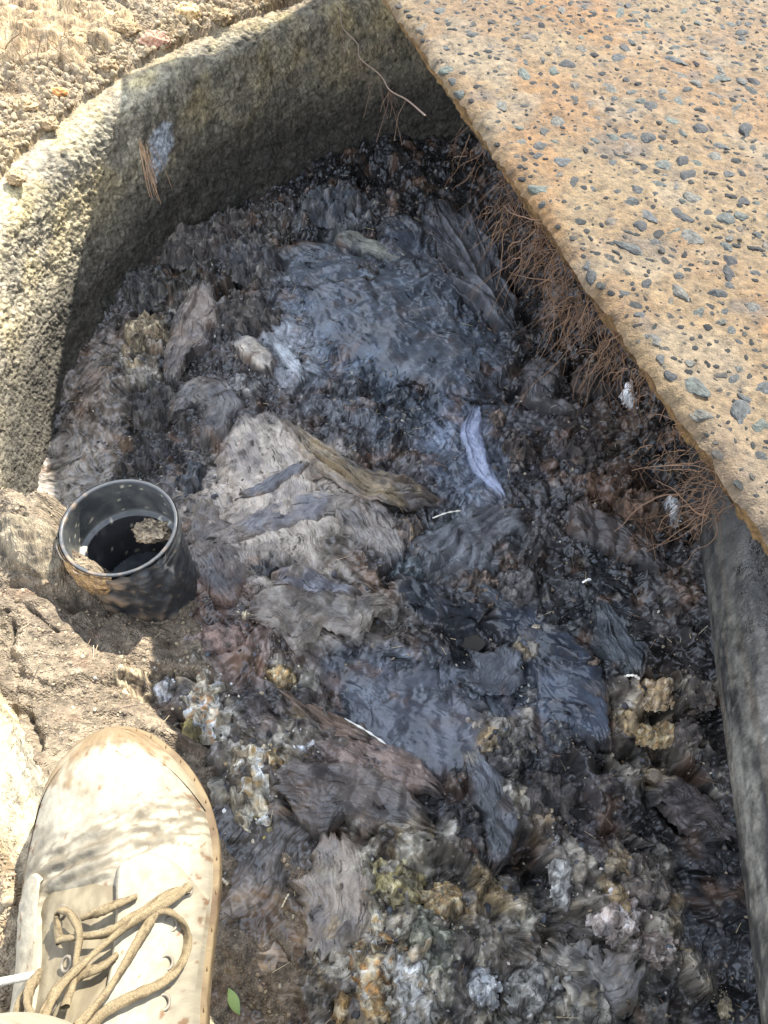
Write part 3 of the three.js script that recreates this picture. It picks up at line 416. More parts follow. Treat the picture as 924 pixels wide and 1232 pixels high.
{
  const ss = Array.from({ length: 200 }, (_, i) => BL * Math.pow(i / 199, 1.35)), NA = 121;
  // sole: a moulded slab with a welt lip and a tread edge
  const prof = [[.93, 0], [1, .002], [1.0, .014], [1.015, .0155], [1.03, .018], [1.035, .021], [1.02, .0235], [.9, .0245]];
  const around = 220, side = []; for (let i = 0; i <= around; i++) { const t = i / around * 2 * Math.PI, s = BL * (.5 - .5 * Math.cos(t)), sg = Math.sin(t) >= 0 ? 1 : -1; side.push([s, bx(s) + sg * bw(s), bx(s)]); }
  const soleSide = grid(around + 1, prof.length, (i, j) => { const [s, x, cx] = side[i], [k, y] = prof[j], mid = BL * .5; return [cx + (x - cx) * k, y + .0004 * pn(i * .7, j), mid + (s - mid) * (1 + (k - 1) * .35), ...mix3(C(186, 160, 116, .34), C(130, 100, 66, .34), sst(-.1, .3, fbm(s * 60, j * .4, x * 50, 3))), s, y + x]; });
  const soleFlat = y => grid(100, 9, (i, j) => { const s = BL * i / 99, k = (j / 4 - 1) * .93; return [bx(s) + bw(s) * k, y, s, ...C(150, 122, 84, .6), s, k * .05]; });
  mesh('sole', mergeGeometries([soleSide, soleFlat(.0005), soleFlat(.0242)]), M.leather, boot);
  // upper with its shaft
  const WT = s => [-.62 + .25 * sst(.11, .2, s), .18 + .18 * sst(.1, .2, s)];      // throat edges across the foot
  const up = grid(NA, ss.length, (i, j) => { const s = ss[j], w = -1 + 2 * i / (NA - 1), W = Math.sign(w) * Math.pow(Math.abs(w), .75), k = .965 + .02 * (1 - Math.abs(w)); const [ta, tb] = WT(s), thr = sst(.1, .116, s) * sst(ta - .03, ta + .06, W) * sst(tb + .03, tb - .06, W), y = vamp(s, W) + creases(s, W) * (1 - W ** 6) - .008 * thr; return [bx(s) + bw(s) * W * k, y, .0035 + s * .985, ...leather(s, W), s, W * .05]; });
  mesh('upper', up, M.leather, boot);
  const cap = [[-.012, .0], [.05, .055], [.04, .06]];
  // toe rand: stitched overlay round the tip, its seam standing a little proud
  mesh('toe_rand', grid(90, 26, (i, j) => { const w = -1 + 2 * i / 89, W = Math.sign(w) * Math.pow(Math.abs(w), .8), lim = .0095 + .006 * (1 - W * W) + .003 * fbm(w * 3, 2, 4, 2), t = j / 25, s = Math.max(.0004, lim * t + .055 * W * W * W * W * t); const y = vamp(s, W) + .0018 * Math.sqrt(1 - Math.pow(t, 8)) * (1 - Math.pow(t, 14)) + .0003 * fbm(s * 200, w * 9, 2, 2); return [bx(s) + bw(s) * W * .985, y, .0035 + s * .985, ...mix3(leather(s, W), C(200, 170, 118, .32), .3), s, W * .05]; }), M.leather, boot);
  // quarters: the two eyelet panels, laid over the vamp
  const panel = side => grid(60, 80, (i, j) => {
    const s0 = .092, s = s0 + (.2 - s0) * Math.pow(j / 79, 1), t = i / 59, edge = WT(s)[side < 0 ? 0 : 1], W = mix(edge, side * .985, t), front = sst(s0 + .03 * (t - .3) ** 2 * 2 + .001, s0 + .03 * (t - .3) ** 2 * 2 + .004, s);
    const lift = (.0022 * sst(0, .04, t) + .0012) * front - .004 * (1 - front); const y = vamp(s, W) + lift + creases(s, W) * .4 + .0012 * fbm(s * 60, W * 4, 9, 3); return [bx(s) + bw(s) * W * .975, y, .0035 + s * .985, ...leather(s + .3, W), s, W * .05]; });
  mesh('eyelet_panel', panel(-1), M.leather, boot); mesh('eyelet_panel', panel(1), M.leather, boot);
  mesh('tongue', grid(40, 60, (i, j) => { const s = .1 + .11 * j / 59, t = i / 39, [a, b] = WT(s), W = mix(a - .04, b + .04, t); return [bx(s) + bw(s) * W * .97, vamp(s, W) - .0045 - .006 * sst(.02, 0, s - .1) + .002 * Math.sin(t * Math.PI) + .001 * fbm(s * 70, t * 5, 2, 3), .0035 + s * .985, ...mix3(C(196, 180, 146, .34), C(160, 144, 114, .34), sst(-.2, .2, fbm(s * 60, t * 6, 6, 3))), s, W * .05]; }), M.leather, boot);
  mesh('shaft', grid(64, 30, (i, j) => { const a = i / 63 * Math.PI * 2, t = j / 29, y = .12 + t * .09, r = .042 + .004 * Math.sin(t * 3); return [Math.cos(a) * r, y, .235 + Math.sin(a) * (r + .012), ...leather(a * .03 + .2, t), a * .04, y]; }), M.leather, boot);
  mesh('lining', grid(40, 2, (i, j) => { const a = i / 39 * Math.PI * 2, r = j ? .04 : .001; return [Math.cos(a) * r, .185, .235 + Math.sin(a) * (r + .01), ...C(110, 100, 84, .5), a * .04, r]; }), M.leather, boot);
  // welt stitches
  const st = []; for (let i = 8; i < around - 8; i += 5) { const [s, x, cx] = side[i]; if (s > .2) continue; const g = new THREE.SphereGeometry(1, 6, 4); g.scale(.0005, .0004, .0014); g.translate(cx + (x - cx) * 1.012, .0243, s); const k = new Float32Array(g.attributes.position.count * 3); for (let q = 0; q < k.length; q += 3) k.set(C(150, 120, 80, .5), q); g.setAttribute('color', new THREE.BufferAttribute(k, 3)); st.push(g); }
  const sg = mesh('welt_stitching', mergeGeometries(st), M.root, boot); sg.userData.kind = 'stuff';
  boot.updateMatrixWorld(true);
  const inv = boot.matrixWorld.clone().invert(), q = new THREE.Vector3();
  const bootH = (x, z) => { q.set(x, 0, z).applyMatrix4(inv); const s = (q.z - .0035) / .985, b = bw(s); if (s <= 0 || s > BL || b < .001) return -1; const W = (q.x - bx(s)) / (b * .97); return Math.abs(W) >= 1 ? -1 : vamp(s, W) + .003; };
  const onBoot = (u, v, h) => { const p = march(u, v, (x, z) => bootH(x, z) + h, .3, -.1); q.set(...p).applyMatrix4(inv); return [q.x, q.y, q.z]; };
  const laceCol = seed => (t, a) => { const n = fbm(t * 14, a, seed, 3); return mix3(C(216, 192, 148, .38), C(140, 116, 80, .34), sst(-.05, .4, n + .12 * Math.cos(a * 2))); };
  const laces = [
    [[[226, 1069], [205, 1074], [175, 1095], [150, 1110], [130, 1123], [100, 1127], [72, 1130]], [.002, .003, .005, .006, .006, .005, .002]],
    [[[72, 1134], [68, 1108], [70, 1096], [82, 1098], [92, 1112], [96, 1128], [92, 1150], [88, 1180], [78, 1212]], [.0, .002, .004, .005, .006, .008, .006, .004, .003]],
    [[[228, 1066], [200, 1086], [165, 1106], [131, 1132], [99, 1160], [68, 1192], [46, 1236]], [.004, .006, .008, .009, .009, .008, .006]],
    [[[186, 1100], [172, 1122], [150, 1160], [126, 1196], [92, 1236]], [.006, .007, .006, .007, .007]],
    [[[176, 1098], [200, 1096], [218, 1108], [226, 1128], [221, 1154], [197, 1181], [164, 1197], [128, 1216], [104, 1240]], [.005, .006, .006, .006, .006, .007, .008, .007, .006]],
    [[[140, 1150], [120, 1164], [98, 1172], [84, 1186]], [.003, .005, .004, .001]],
    [[[164, 1079], [140, 1088], [118, 1098], [100, 1104]], [.001, .003, .003, .0]],
    [[[46, 1172], [40, 1186], [28, 1200], [20, 1226], [18, 1250]], [.008, .01, .01, .008, .006]],
    [[[46, 1170], [36, 1188], [34, 1214], [48, 1238]], [.008, .014, .012, .008]],
  ];
  laces.forEach(([p, h], i) => mesh('lace', tube(p.map(([u, v], k) => onBoot(u, v, h[k] + .0015)), (t, a) => 0.0022 * (1 - .28 * Math.cos(a * 2 + t * 7 + i)) * (1 + .05 * Math.sin(t * 90) + .3 * fbm(t * 9, i, 3, 3)), 12, laceCol(i)), M.lace, boot));
  const tip = at(-14, 1184, .1), tip2 = at(44, 1173, .085); mesh('lace_tip', tube([tip, mix3(tip, tip2, .5), tip2].map(p => { q.set(...p).applyMatrix4(inv); return [q.x, q.y, q.z]; }), .0021, 10, () => C(236, 232, 222, .62)), M.lace, boot).userData.label = 'white stiff lace end';
  for (const [u, v] of [[74, 1098], [80, 1160], [60, 1210], [224, 1070], [205, 1112], [200, 1158], [196, 1206]]) { const p = onBoot(u, v, .0005), g = new THREE.TorusGeometry(.0036, .0009, 10, 24); g.rotateX(Math.PI / 2); const e = mesh('eyelet', g, new THREE.MeshStandardMaterial({ color: new THREE.Color().setRGB(.2, .17, .13), roughness: .6, metalness: .3 }), boot); e.position.set(...p); e.rotation.z = p[0] > 0 ? -.5 : .5; }
}
// ------------------------------------------------------------------ rags and wipes trodden into the sludge
const soft = (x, z) => Math.max(bedBase(x, z) + 0.022 * fbm(x * 7, z * 7, 2, 3) + bedField(x, z, 3) * .006, (x < .02 && z > -.62) ? sand(x, z) - .002 : -9);
function cloth(label, spine, o) {              // spine [u, v, half width in pixels of the photograph's survey]
  const P = spine.map(([u, v, w]) => { const p = march(u, v, soft), dep = Math.hypot(p[0], p[1] - CAMY, p[2]); return [p[0], p[2], w * dep / FPX * 1.08]; });
  const c3 = new THREE.CatmullRomCurve3(P.map(p => new THREE.Vector3(p[0], p[2], p[1])), false, 'centripetal'), len = c3.getLength(), wmax = Math.max(...P.map(p => p[2]));
  const nu = Math.min(200, Math.max(40, Math.round(len / .0013))), nv = Math.min(150, Math.max(30, Math.round(2 * wmax / .0012)));
  const pts = c3.getPoints(nu - 1), sd = o.seed || label.length * 3.7 + spine[0][0], f = Object.assign({ folds: 4, amp: .006, lift: .006, fine: .0007, curl: 0, dirt: .5, m: M.cloth }, o), col = C(...f.c), col2 = f.c2 ? C(...f.c2) : col.map(v => v * .6);
  const g = grid(nu, nv, (i, j) => {
    const t = i / (nu - 1), v = j / (nv - 1) * 2 - 1, p = pts[i], a = pts[Math.max(0, i - 2)], b = pts[Math.min(nu - 1, i + 2)], tx = b.x - a.x, tz = b.z - a.z, tl = Math.hypot(tx, tz) || 1;
    const rag = 1 + (f.gather ? .5 : 1.1) * fbm(t * 3, v > 0 ? 3 : 9, sd, 4) + .4 * fbm(t * 15, v > 0 ? 13 : 19, sd, 3), W = Math.max(.0015, p.y) * rag * (f.taper ? 1 : Math.pow(Math.sin(Math.PI * Math.min(1, Math.max(0, .06 + t * .88))), f.gather ? .35 : .18));
    const wob = .25 * W * pn(t * 4, sd, 3) , along = .012 * fbm(v * 2.2, t * 2, sd + 5, 3) * (t < .1 || t > .9 ? 1.6 : 1);
    const bl = f.gather ? 0 : .02 * (t < .5 ? -1 : 1) * sst(.3, .5, Math.abs(t - .5)) * fbm(v * 1.6, 5, sd + 3, 3); const x = p.x + tx / tl * bl - tz / tl * (v * W + wob) + tx / tl * along, z = p.z + tx / tl * (v * W + wob) + tz / tl * along;
    let ph = v * f.folds * .5 + .9 * pn(v * 1.9, sd, 3) + .75 * fbm(t * 1.3, v * .8, sd, 2) + .12 * fbm(t * 7, v * 4, sd + 2, 2); ph += .22 * Math.sin(ph * 4.1 + sd); const fr = ph - Math.floor(ph), on = .4 + .6 * sst(-.15, .25, fbm(t * 3.2, v * 1.6, sd + 40, 2)); let fold = on * (1 - Math.pow(Math.abs(2 * fr - 1), 2.2)) * (.12 + 2.3 * Math.abs(pn(Math.floor(ph) * 1.7 + .3, t * 2.2, sd))); const cr = Math.max(0, ridge(x * 38 + z * 20, z * 38 - x * 20 + 2 * fbm(t * 3, v * 2, sd, 2), sd, 2) - .3) * .003;
    if (!f.gather) { const g1 = fbm(x * 10, z * 10, sd, 3), P1 = (x * Math.cos(sd) + z * Math.sin(sd)) * f.folds * 13 + 3.0 * g1, F1 = P1 - Math.floor(P1); fold = sst(-.2, .2, fbm(x * 13, z * 13, sd + 31, 2)) * (1 - Math.pow(Math.abs(2 * F1 - 1), 2)) * (.2 + 2 * Math.abs(pn(Math.floor(P1) * 1.7, x * 8, sd))) * .8 + (f.m === M.film ? .3 : .75) * crumple(x, z, f.m === M.film ? 16 : 30, Math.floor(sd) % 50) * sst(.15, -.15, fbm(x * 13, z * 13, sd + 31, 2)); }
    const edge = Math.pow(Math.abs(v), 6), edgeOf = Math.pow(Math.abs(v), 4), end = Math.max(sst(.1, 0, t), sst(.9, 1, t));
    const ff = f.fine * ridge(t * len * 60, v * W * 260 + fbm(t * 6, v * 3, sd) * 3, sd, 3);
    const y = soft(x, z) + f.lift + f.amp * fold * 1.4 * (1 - .6 * end) + ff + cr * (1 - edgeOf) - (f.lift + .008) * Math.max(edge, end * end) * (1 - f.curl) + f.curl * .006 * edge * (pn(t * 5, 4, sd) + .3) + .006 * fbm(x * 26, z * 26, sd, 3) + .003 * sst(.2, .36, fbm(x * 32, z * 32, sd + 71, 4)) * (1 + 2 * fbm(x * 120, z * 120, 3, 3));
    let k = mix3(col, col2, sst(-.15, .3, fbm(x * 24, z * 24, sd + 8, 4))); k = mix3(k, C(46, 44, 44), f.dirt * sst(.04, .3, fbm(x * 45, z * 45, sd + 3, 4) + .05)); k = mix3(k, C(96, 78, 62), .6 * f.dirt * sst(.1, .3, fbm(x * 28, z * 28, sd + 13, 3)));
    const into = Math.min(1, sst(.55, 1, Math.abs(v) + .5 * fbm(x * 50, z * 50, sd + 51, 3)) + sst(.2, .02, Math.min(t, 1 - t) + .15 * fbm(x * 50, z * 50, sd + 61, 3)) + (f.gather ? .6 : .9) * sst(f.gather ? .2 : .08, f.gather ? .36 : .26, fbm(x * 32, z * 32, sd + 71, 4))); k = mix3(k, bedColour(x, z), .85 * into); const br = 1 + .4 * fbm(t * len * 40, v * W * 110, sd + 21, 3); return [x, y, z, ...k.map(q => q * br), t * len + sd * .37, v * W + .02 * fbm(x * 14, z * 14, sd, 2) + sd * .11];
  });
  const ob = mesh(f.name || 'rag', g, f.m); tag(ob, label, f.cat || 'rag', 'rags trodden into the sludge'); return ob;
}
const F = M.film;
cloth('smooth slate-blue sheet smeared flat across the upper middle of the sludge', [[335, 292, 22], [400, 335, 62], [470, 385, 70], [545, 440, 45], [580, 470, 12]], { c: [74, 81, 95], c2: [92, 92, 96], folds: 1, amp: .006, m: F, dirt: .4, lift: .008, cat: 'plastic sheet', name: 'film_sheet' });
cloth('large pale beige wipe spread in the centre, lightest cloth of all', [[300, 492, 18], [312, 540, 50], [325, 590, 78], [335, 640, 92], [350, 690, 60]], { c: [170, 157, 142], c2: [130, 120, 112], folds: 2, amp: .003, dirt: .3, lift: .006 });
cloth('grey strip of cloth running across the pale beige wipe', [[245, 655, 14], [300, 640, 22], [365, 618, 22], [440, 606, 14]], { c: [108, 105, 106], c2: [128, 118, 108], folds: 2, amp: .0035, lift: .009, dirt: .3 });
cloth('thin grey strap lying over the top of the pale wipe', [[285, 602, 6], [320, 590, 11], [355, 570, 10], [368, 560, 5]], { c: [98, 96, 98], folds: 1, amp: .003, lift: .011, dirt: .3 });
cloth('twisted brown-grey rag hanging down beside the left pit wall clods', [[246, 342, 14], [240, 370, 24], [226, 410, 25], [214, 440, 18], [204, 472, 7]], { gather: 1, c: [128, 116, 106], c2: [92, 86, 82], folds: 4, amp: .008, lift: .012 });
cloth('gathered tan rag pulled into a tight knot right of the pale wipe', [[345, 508, 8], [380, 548, 15], [425, 580, 19], [475, 597, 24], [526, 606, 12]], { gather: 1, c: [128, 112, 88], c2: [84, 78, 74], folds: 4, amp: .013, lift: .010, dirt: .35, curl: .5 });
cloth('pale grey panel of cloth folded under the gathered tan rag', [[392, 590, 14], [430, 615, 32], [468, 648, 28], [480, 680, 12]], { gather: 1, c: [128, 120, 112], c2: [100, 98, 98], folds: 3, amp: .006, lift: .006 });
cloth('dark grey draped rag with long folds below the far pit wall', [[518, 238, 16], [538, 285, 36], [566, 335, 42], [596, 376, 26], [622, 402, 9]], { gather: 1, c: [92, 92, 96], c2: [62, 64, 72], folds: 4, amp: .013, lift: .012, dirt: .35 });
cloth('narrow charcoal rag hanging in folds under the lid edge roots', [[560, 248, 12], [575, 300, 20], [592, 348, 20], [612, 388, 9]], { gather: 1, c: [74, 73, 77], c2: [52, 53, 58], folds: 4, amp: .010, lift: .014, dirt: .3 });
cloth('slate-blue rag sloping from the black hollow to the dark draped rag', [[468, 262, 22], [490, 300, 34], [530, 350, 30], [548, 378, 12]], { c: [68, 74, 88], c2: [60, 63, 70], folds: 3, amp: .007, lift: .010, dirt: .3, m: F });
cloth('short rolled fold of olive-grey cloth at the top of the blue sheet', [[402, 290, 6], [438, 297, 13], [474, 311, 13], [500, 322, 6]], { gather: 1, c: [118, 116, 104], c2: [84, 86, 88], folds: 3, amp: .008, lift: .008, dirt: .3 });
cloth('knotted grey wipe tied round itself near the lid edge', [[664, 436, 18], [652, 458, 24], [654, 482, 13], [676, 494, 8], [706, 498, 6]], { c: [92, 87, 85], c2: [64, 62, 64], folds: 4, amp: .009, lift: .010, dirt: .25 });
cloth('swirling grey wipe with fine fan folds right of the short white stick', [[512, 700, 26], [540, 664, 38], [584, 638, 36], [640, 624, 14]], { c: [96, 97, 102], c2: [76, 77, 82], folds: 5, amp: .005, lift: .005, dirt: .3 });
cloth('crumpled grey-brown cloth with a torn straight hem above the pinkish mud', [[302, 742, 20], [352, 738, 42], [412, 736, 40], [468, 728, 12]], { c: [128, 119, 108], c2: [98, 92, 86], folds: 3, amp: .006, lift: .010, curl: .7 });
cloth('grey sheet with raised lip above the crumpled grey-brown cloth', [[330, 705, 10], [360, 700, 18], [400, 712, 14], [440, 722, 8]], { c: [106, 104, 110], c2: [90, 86, 84], folds: 1, amp: .007, lift: .013, dirt: .3 });
cloth('wide smooth purple-grey sheet beside the long white stick', [[412, 830, 26], [462, 846, 56], [535, 866, 62], [592, 866, 30]], { c: [82, 84, 95], c2: [68, 71, 82], folds: 1, amp: .005, lift: .007, dirt: .3, m: F, cat: 'plastic sheet', name: 'film_sheet' });
cloth('dark funnel-shaped wipe with ribbon folds near the black pipe', [[716, 724, 6], [732, 756, 20], [750, 790, 25], [764, 820, 12]], { gather: 1, c: [86, 92, 100], c2: [48, 54, 66], folds: 4, amp: .009, lift: .006, dirt: .2 });
cloth('wet blue-black rag with wavy folds right of the water puddle', [[584, 738, 16], [634, 758, 28], [690, 800, 28], [728, 852, 12]], { c: [62, 69, 88], c2: [44, 49, 62], folds: 4, amp: .008, lift: .006, dirt: .3, m: F });
cloth('wet black rag with creased ridges left of the water puddle', [[470, 700, 14], [510, 722, 26], [552, 742, 24], [590, 730, 10]], { c: [58, 62, 74], c2: [40, 43, 50], folds: 5, amp: .007, lift: .006, dirt: .2, m: F });
cloth('leaf-shaped slate wipe flap just below the water puddle', [[556, 818, 8], [582, 822, 26], [608, 800, 24], [622, 776, 8]], { c: [88, 91, 100], c2: [70, 73, 82], folds: 2, amp: .004, lift: .008, curl: .6, dirt: .15 });
cloth('brown-grey rag lying in long layers right of the largest crusty lump', [[322, 940, 24], [385, 945, 40], [448, 954, 40], [522, 990, 18]], { c: [104, 95, 88], c2: [72, 68, 66], folds: 4, amp: .009, lift: .008, dirt: .35 });
cloth('pinkish-brown rag bunched under the white tuft', [[380, 885, 14], [430, 905, 30], [480, 925, 26], [530, 955, 10]], { c: [126, 108, 98], c2: [98, 86, 80], folds: 4, amp: .007, lift: .010, dirt: .35 });
cloth('rolled brown cloth tube between the ochre crust and smooth purple-grey sheet', [[336, 835, 6], [368, 855, 12], [408, 878, 15], [452, 898, 8]], { gather: 1, c: [118, 100, 86], c2: [86, 78, 74], folds: 2, amp: .008, lift: .008, dirt: .3 });
cloth('grey blanket-like rag folded over at the bottom of the photo', [[662, 1136, 14], [690, 1164, 26], [732, 1180, 24], [768, 1152, 9]], { c: [112, 108, 104], c2: [84, 82, 80], folds: 3, amp: .008, lift: .010, curl: .6 });
cloth('pale grey-brown wipe draped over a hump right of the boot', [[402, 1000, 16], [408, 1048, 36], [398, 1100, 40], [378, 1160, 22]], { c: [144, 131, 117], c2: [112, 104, 98], folds: 2, amp: .006, lift: .014 });
cloth('brown ribbed rag at the right against the black pipe', [[776, 938, 10], [810, 958, 26], [850, 986, 24], [884, 1012, 8]], { c: [94, 86, 82], c2: [68, 64, 64], folds: 5, amp: .006, lift: .008 });
cloth('narrow white-grey sliver of wipe near the oval lump', [[322, 402, 3], [340, 424, 9], [358, 448, 8], [366, 466, 3]], { gather: 1, c: [158, 160, 164], c2: [122, 126, 132], folds: 2, amp: .004, lift: .008, dirt: .15 });
cloth('small cream wipe corner left of the white-grey sliver', [[280, 416, 8], [302, 420, 18], [318, 438, 14], [326, 452, 6]], { c: [168, 156, 140], c2: [140, 132, 124], folds: 1, amp: .003, lift: .010, dirt: .2 });
cloth('streak of periwinkle plastic film below the black shiny lump', [[574, 486, 7], [568, 525, 15], [582, 568, 13], [610, 606, 5]], { gather: 1, c: [138, 146, 184], c2: [108, 116, 146], folds: 2, amp: .003, lift: .006, dirt: .1, m: F, cat: 'plastic film', name: 'plastic_strip' });
cloth('grey flap of cloth right of the tan knot', [[520, 560, 12], [548, 556, 16], [560, 580, 14], [600, 606, 6]], { c: [78, 84, 98], c2: [68, 72, 82], folds: 2, amp: .003, lift: .003, m: F, dirt: .3 });
cloth('dusky rag half buried left of the oval lump', [[200, 500, 12], [240, 470, 22], [262, 500, 24], [250, 540, 12]], { c: [98, 94, 90], c2: [72, 70, 70], folds: 3, amp: .006, lift: .007 });
cloth('brown wrinkled rag right of the pipe stub', [[238, 600, 10], [255, 640, 24], [265, 690, 26], [285, 730, 12]], { c: [104, 96, 90], c2: [78, 74, 74], folds: 4, amp: .006, lift: .006 });
cloth('shadowed rag strip reaching from the puddle to the beige flake', [[560, 700, 8], [610, 735, 14], [650, 770, 12], [680, 790, 6]], { c: [70, 74, 86], folds: 4, amp: .005, lift: .006, dirt: .3 });
cloth('slate rag with soft folds left of the ochre hollow', [[640, 790, 10], [672, 830, 28], [710, 860, 30], [730, 900, 12]], { c: [70, 78, 98], c2: [58, 62, 74], folds: 4, amp: .006, lift: .006, m: F, dirt: .3 });
cloth('dull grey rag strip below the smooth purple-grey sheet', [[560, 900, 10], [585, 950, 20], [600, 1000, 22], [590, 1050, 9]], { c: [82, 84, 92], c2: [66, 68, 72], folds: 4, amp: .007, lift: .008 });
cloth('dark brown rag under the lid between the roots and funnel-shaped wipe', [[690, 600, 12], [720, 640, 26], [765, 660, 22], [800, 690, 8]], { c: [78, 70, 66], c2: [58, 55, 55], folds: 4, amp: .007, lift: .006 });
// ------------------------------------------------------------------ lumps, crusts, roots, sticks, pebbles
const R0 = rng(99);
function lump(name, label, cat, u, v, ru, rv, hgt, cols, o = {}) {     // a ragged heap that stands in what carries it
  const H = o.base || soft, p = march(u, v, o.H || floorH), dep = Math.hypot(p[0], p[1] - CAMY, p[2]), sx = ru * dep / FPX * 1.05, sz = rv * dep / FPX * 1.2, sd = u * .131 + v * .077, size = Math.sqrt(sx * sz), mn = Math.min(sx, sz), q = o.rough ?? 1;
  const ext = 2.1, nx = Math.max(24, Math.min(130, Math.round(2 * ext * sx / .0014))), nz = Math.max(24, Math.min(130, Math.round(2 * ext * sz / .0014))), cc = cols.map(c => C(...c)), S = .9 / size, body = new Float32Array(nx * nz), tn = o.turn || 0;
  const g = grid(nx, nz, (i, j) => {
    const a = (i / (nx - 1) * 2 - 1) * ext, b = (j / (nz - 1) * 2 - 1) * ext; let x = p[0] + a * sx, z = p[2] + b * sz;
    const rr = Math.hypot(a * Math.cos(tn) + b * Math.sin(tn), b * Math.cos(tn) - a * Math.sin(tn)) + .62 * fbm(x * S * 1.4 + sd, z * S * 1.4, sd, 3) + .35 * fbm(x * S * 5, z * S * 5, sd, 3);
    const bd = sst(1.02, .62, rr), top = Math.sqrt(Math.max(0, 1 - Math.min(1, rr * .85) ** 2)); body[j * nx + i] = bd;
    const X = x * S * 3, Z = z * S * 3, k = Math.min(1, size / .02);
    let y = H(x, z) - .009 * (1 - bd) + bd * (Math.min(.017, hgt * mn) * (.25 + .85 * top) - .002) + bd * q * k * (.012 * fbm(x * 38, z * 38, sd, 4) + .009 * fbm(x * 95, z * 95, sd + 3, 4) - .010 * sst(.22, .5, ridge(x * 34, z * 34, sd + 7, 2)) + .004 * dome(x * 120, z * 120, 5));
    const m = fbm(X + 7, Z, sd, 4), m2 = fbm(X * 1.4, Z * 1.4 + 9, sd, 4), m3 = fbm(x * 110, z * 110, sd, 3);
    let c = mix3(cc[0], cc[1 % cc.length], sst(-.12, .2, m)); if (cc[2]) c = mix3(c, cc[2], sst(.04, .2, m2)); if (cc[3]) c = mix3(c, cc[3], sst(.12, .24, fbm(X * 2 + 2, Z * 2, sd, 3))); c = mix3(c, C(62, 58, 55), .8 * sst(.1, .3, fbm(x * 60, z * 60, sd + 5, 3) + .12) * (1 - top * .5)); c = c.map(t => t * (1 + .9 * m3));
    x += .0035 * bd * q * k * pn(x * 120, z * 120, sd + 9); z += .0035 * bd * q * k * pn(x * 120, z * 120, sd + 29);
    return [x, y, z, ...c, x, z + y];
  }, (i, j) => body[j * nx + i] > .01);
  const ob = mesh(name, g, o.m || M.crust); tag(ob, label, cat, o.group); HEAPS.push([p[0], p[2], sx, sz, cc, name]); return ob;
}
const HEAPS = [];
function clod(name, label, cat, u, v, ru, rv, hgt, cols, o = {}) {
  const H = o.H || floorH, p = march(u, v, H), dep = Math.hypot(p[0], p[1] - CAMY, p[2]), sx = ru * dep / FPX, sz = rv * dep / FPX * 1.12, sd = u * .131 + v * .077, big = Math.max(sx, sz);
  let g = new THREE.IcosahedronGeometry(1, Math.max(6, Math.min(26, Math.round(big / .0011)))); g.deleteAttribute('normal'); g.deleteAttribute('uv'); g = mergeVertices(g, 1e-5);
  const a = g.attributes.position, n = a.count, K = new Float32Array(n * 3), T = new Float32Array(n * 2), w = new THREE.Vector3(), q = o.rough ?? 1, ff = big / .03, ff2 = Math.min(1.6, Math.max(.5, ff));
  const cc = cols.map(c => C(...c));
  for (let i = 0; i < n; i++) {
    w.fromBufferAttribute(a, i); const X = w.x + sd, Y = w.y, Z = w.z - sd;
    const k = 1 + .6 * fbm(X * 1.3, Y * 1.3, Z * 1.3, 2) + q * (.5 * fbm(X * 3.1, Y * 3.1, Z * 3.1, 4) + .24 * fbm(X * 10 * ff2, Y * 10 * ff2, Z * 10 * ff2, 4) - .2 * sst(.2, .6, ridge(X * 2.2, Y * 2.2, Z * 2.2, 2)));
    const m = fbm(X * 2.2 + 7, Y * 2.2, Z * 2.2, 4), m2 = fbm(X * 3.1, Y * 3.1 + 9, Z * 3.1, 4), m3 = fbm(X * 10, Y * 10, Z * 10, 2);
    let c = mix3(cc[0], cc[1 % cc.length], sst(-.12, .2, m)); if (cc[2]) c = mix3(c, cc[2], sst(.06, .2, m2)); if (cc[3]) c = mix3(c, cc[3], sst(.14, .24, fbm(X * 4 + 2, Y * 4, Z * 4, 3))); c = c.map(t => t * (1 + .9 * m3));
    a.setXYZ(i, w.x * k * sx, w.y * k * hgt * Math.min(sx, sz), w.z * k * sz); K.set(c.map(t => t * GAIN), i * 3); T.set([w.x * sx + Y * sx * .6, w.z * sz + Y * sx * .3], i * 2);
  }
  g.setAttribute('color', new THREE.BufferAttribute(K, 3)); g.setAttribute('uv', new THREE.BufferAttribute(T, 2)); g.computeVertexNormals();
  const ob = mesh(name, g, o.m || M.crust); ob.position.set(p[0], p[1] + (o.sink ?? .15) * hgt * Math.min(sx, sz), p[2]); ob.rotation.y = o.turn || 0; tag(ob, label, cat, o.group); return ob;
}
const DK = [[66, 64, 66], [92, 88, 84], [44, 44, 46]], BL_ = [[84, 88, 96], [104, 102, 100], [58, 62, 70]], TAN = [[150, 134, 108], [118, 102, 82], [186, 170, 138], [96, 84, 72]], CREAM = [[192, 182, 160], [160, 146, 122], [216, 214, 206], [168, 142, 100]], OCH = [[172, 150, 110], [138, 118, 90], [200, 186, 154], [176, 136, 82]], WHT = [[206, 204, 200], [176, 172, 166], [226, 226, 230]], BRN = [[102, 88, 78], [82, 70, 62], [124, 108, 94]], PINK = [[176, 158, 146], [140, 126, 116], [206, 196, 188], [110, 100, 94]], GRY = [[128, 126, 120], [96, 94, 90], [164, 162, 156]];
const SG = { group: 'dark lumps of sludge' }, CG = { group: 'pale crusty lumps' };
const sl = (l, ...a) => lump('sludge_lump', l, 'sludge lump', ...a), cr = (l, ...a) => lump('crust_lump', l, 'crusty lump', ...a);
sl('oval grey lump like a stone above the pale beige wipe', 291, 472, 28, 17, 1.3, [[122, 119, 117], [94, 92, 92], [146, 141, 135]], { rough: .8, group: SG.group });
sl('large blue-grey knobbly mound near the far pit wall', 402, 258, 36, 30, .8, BL_, SG);
sl('broad brown-black crumbly mound left of the blue sheet', 302, 388, 44, 32, .8, [[74, 68, 64], [96, 88, 80], [52, 50, 48]], SG);
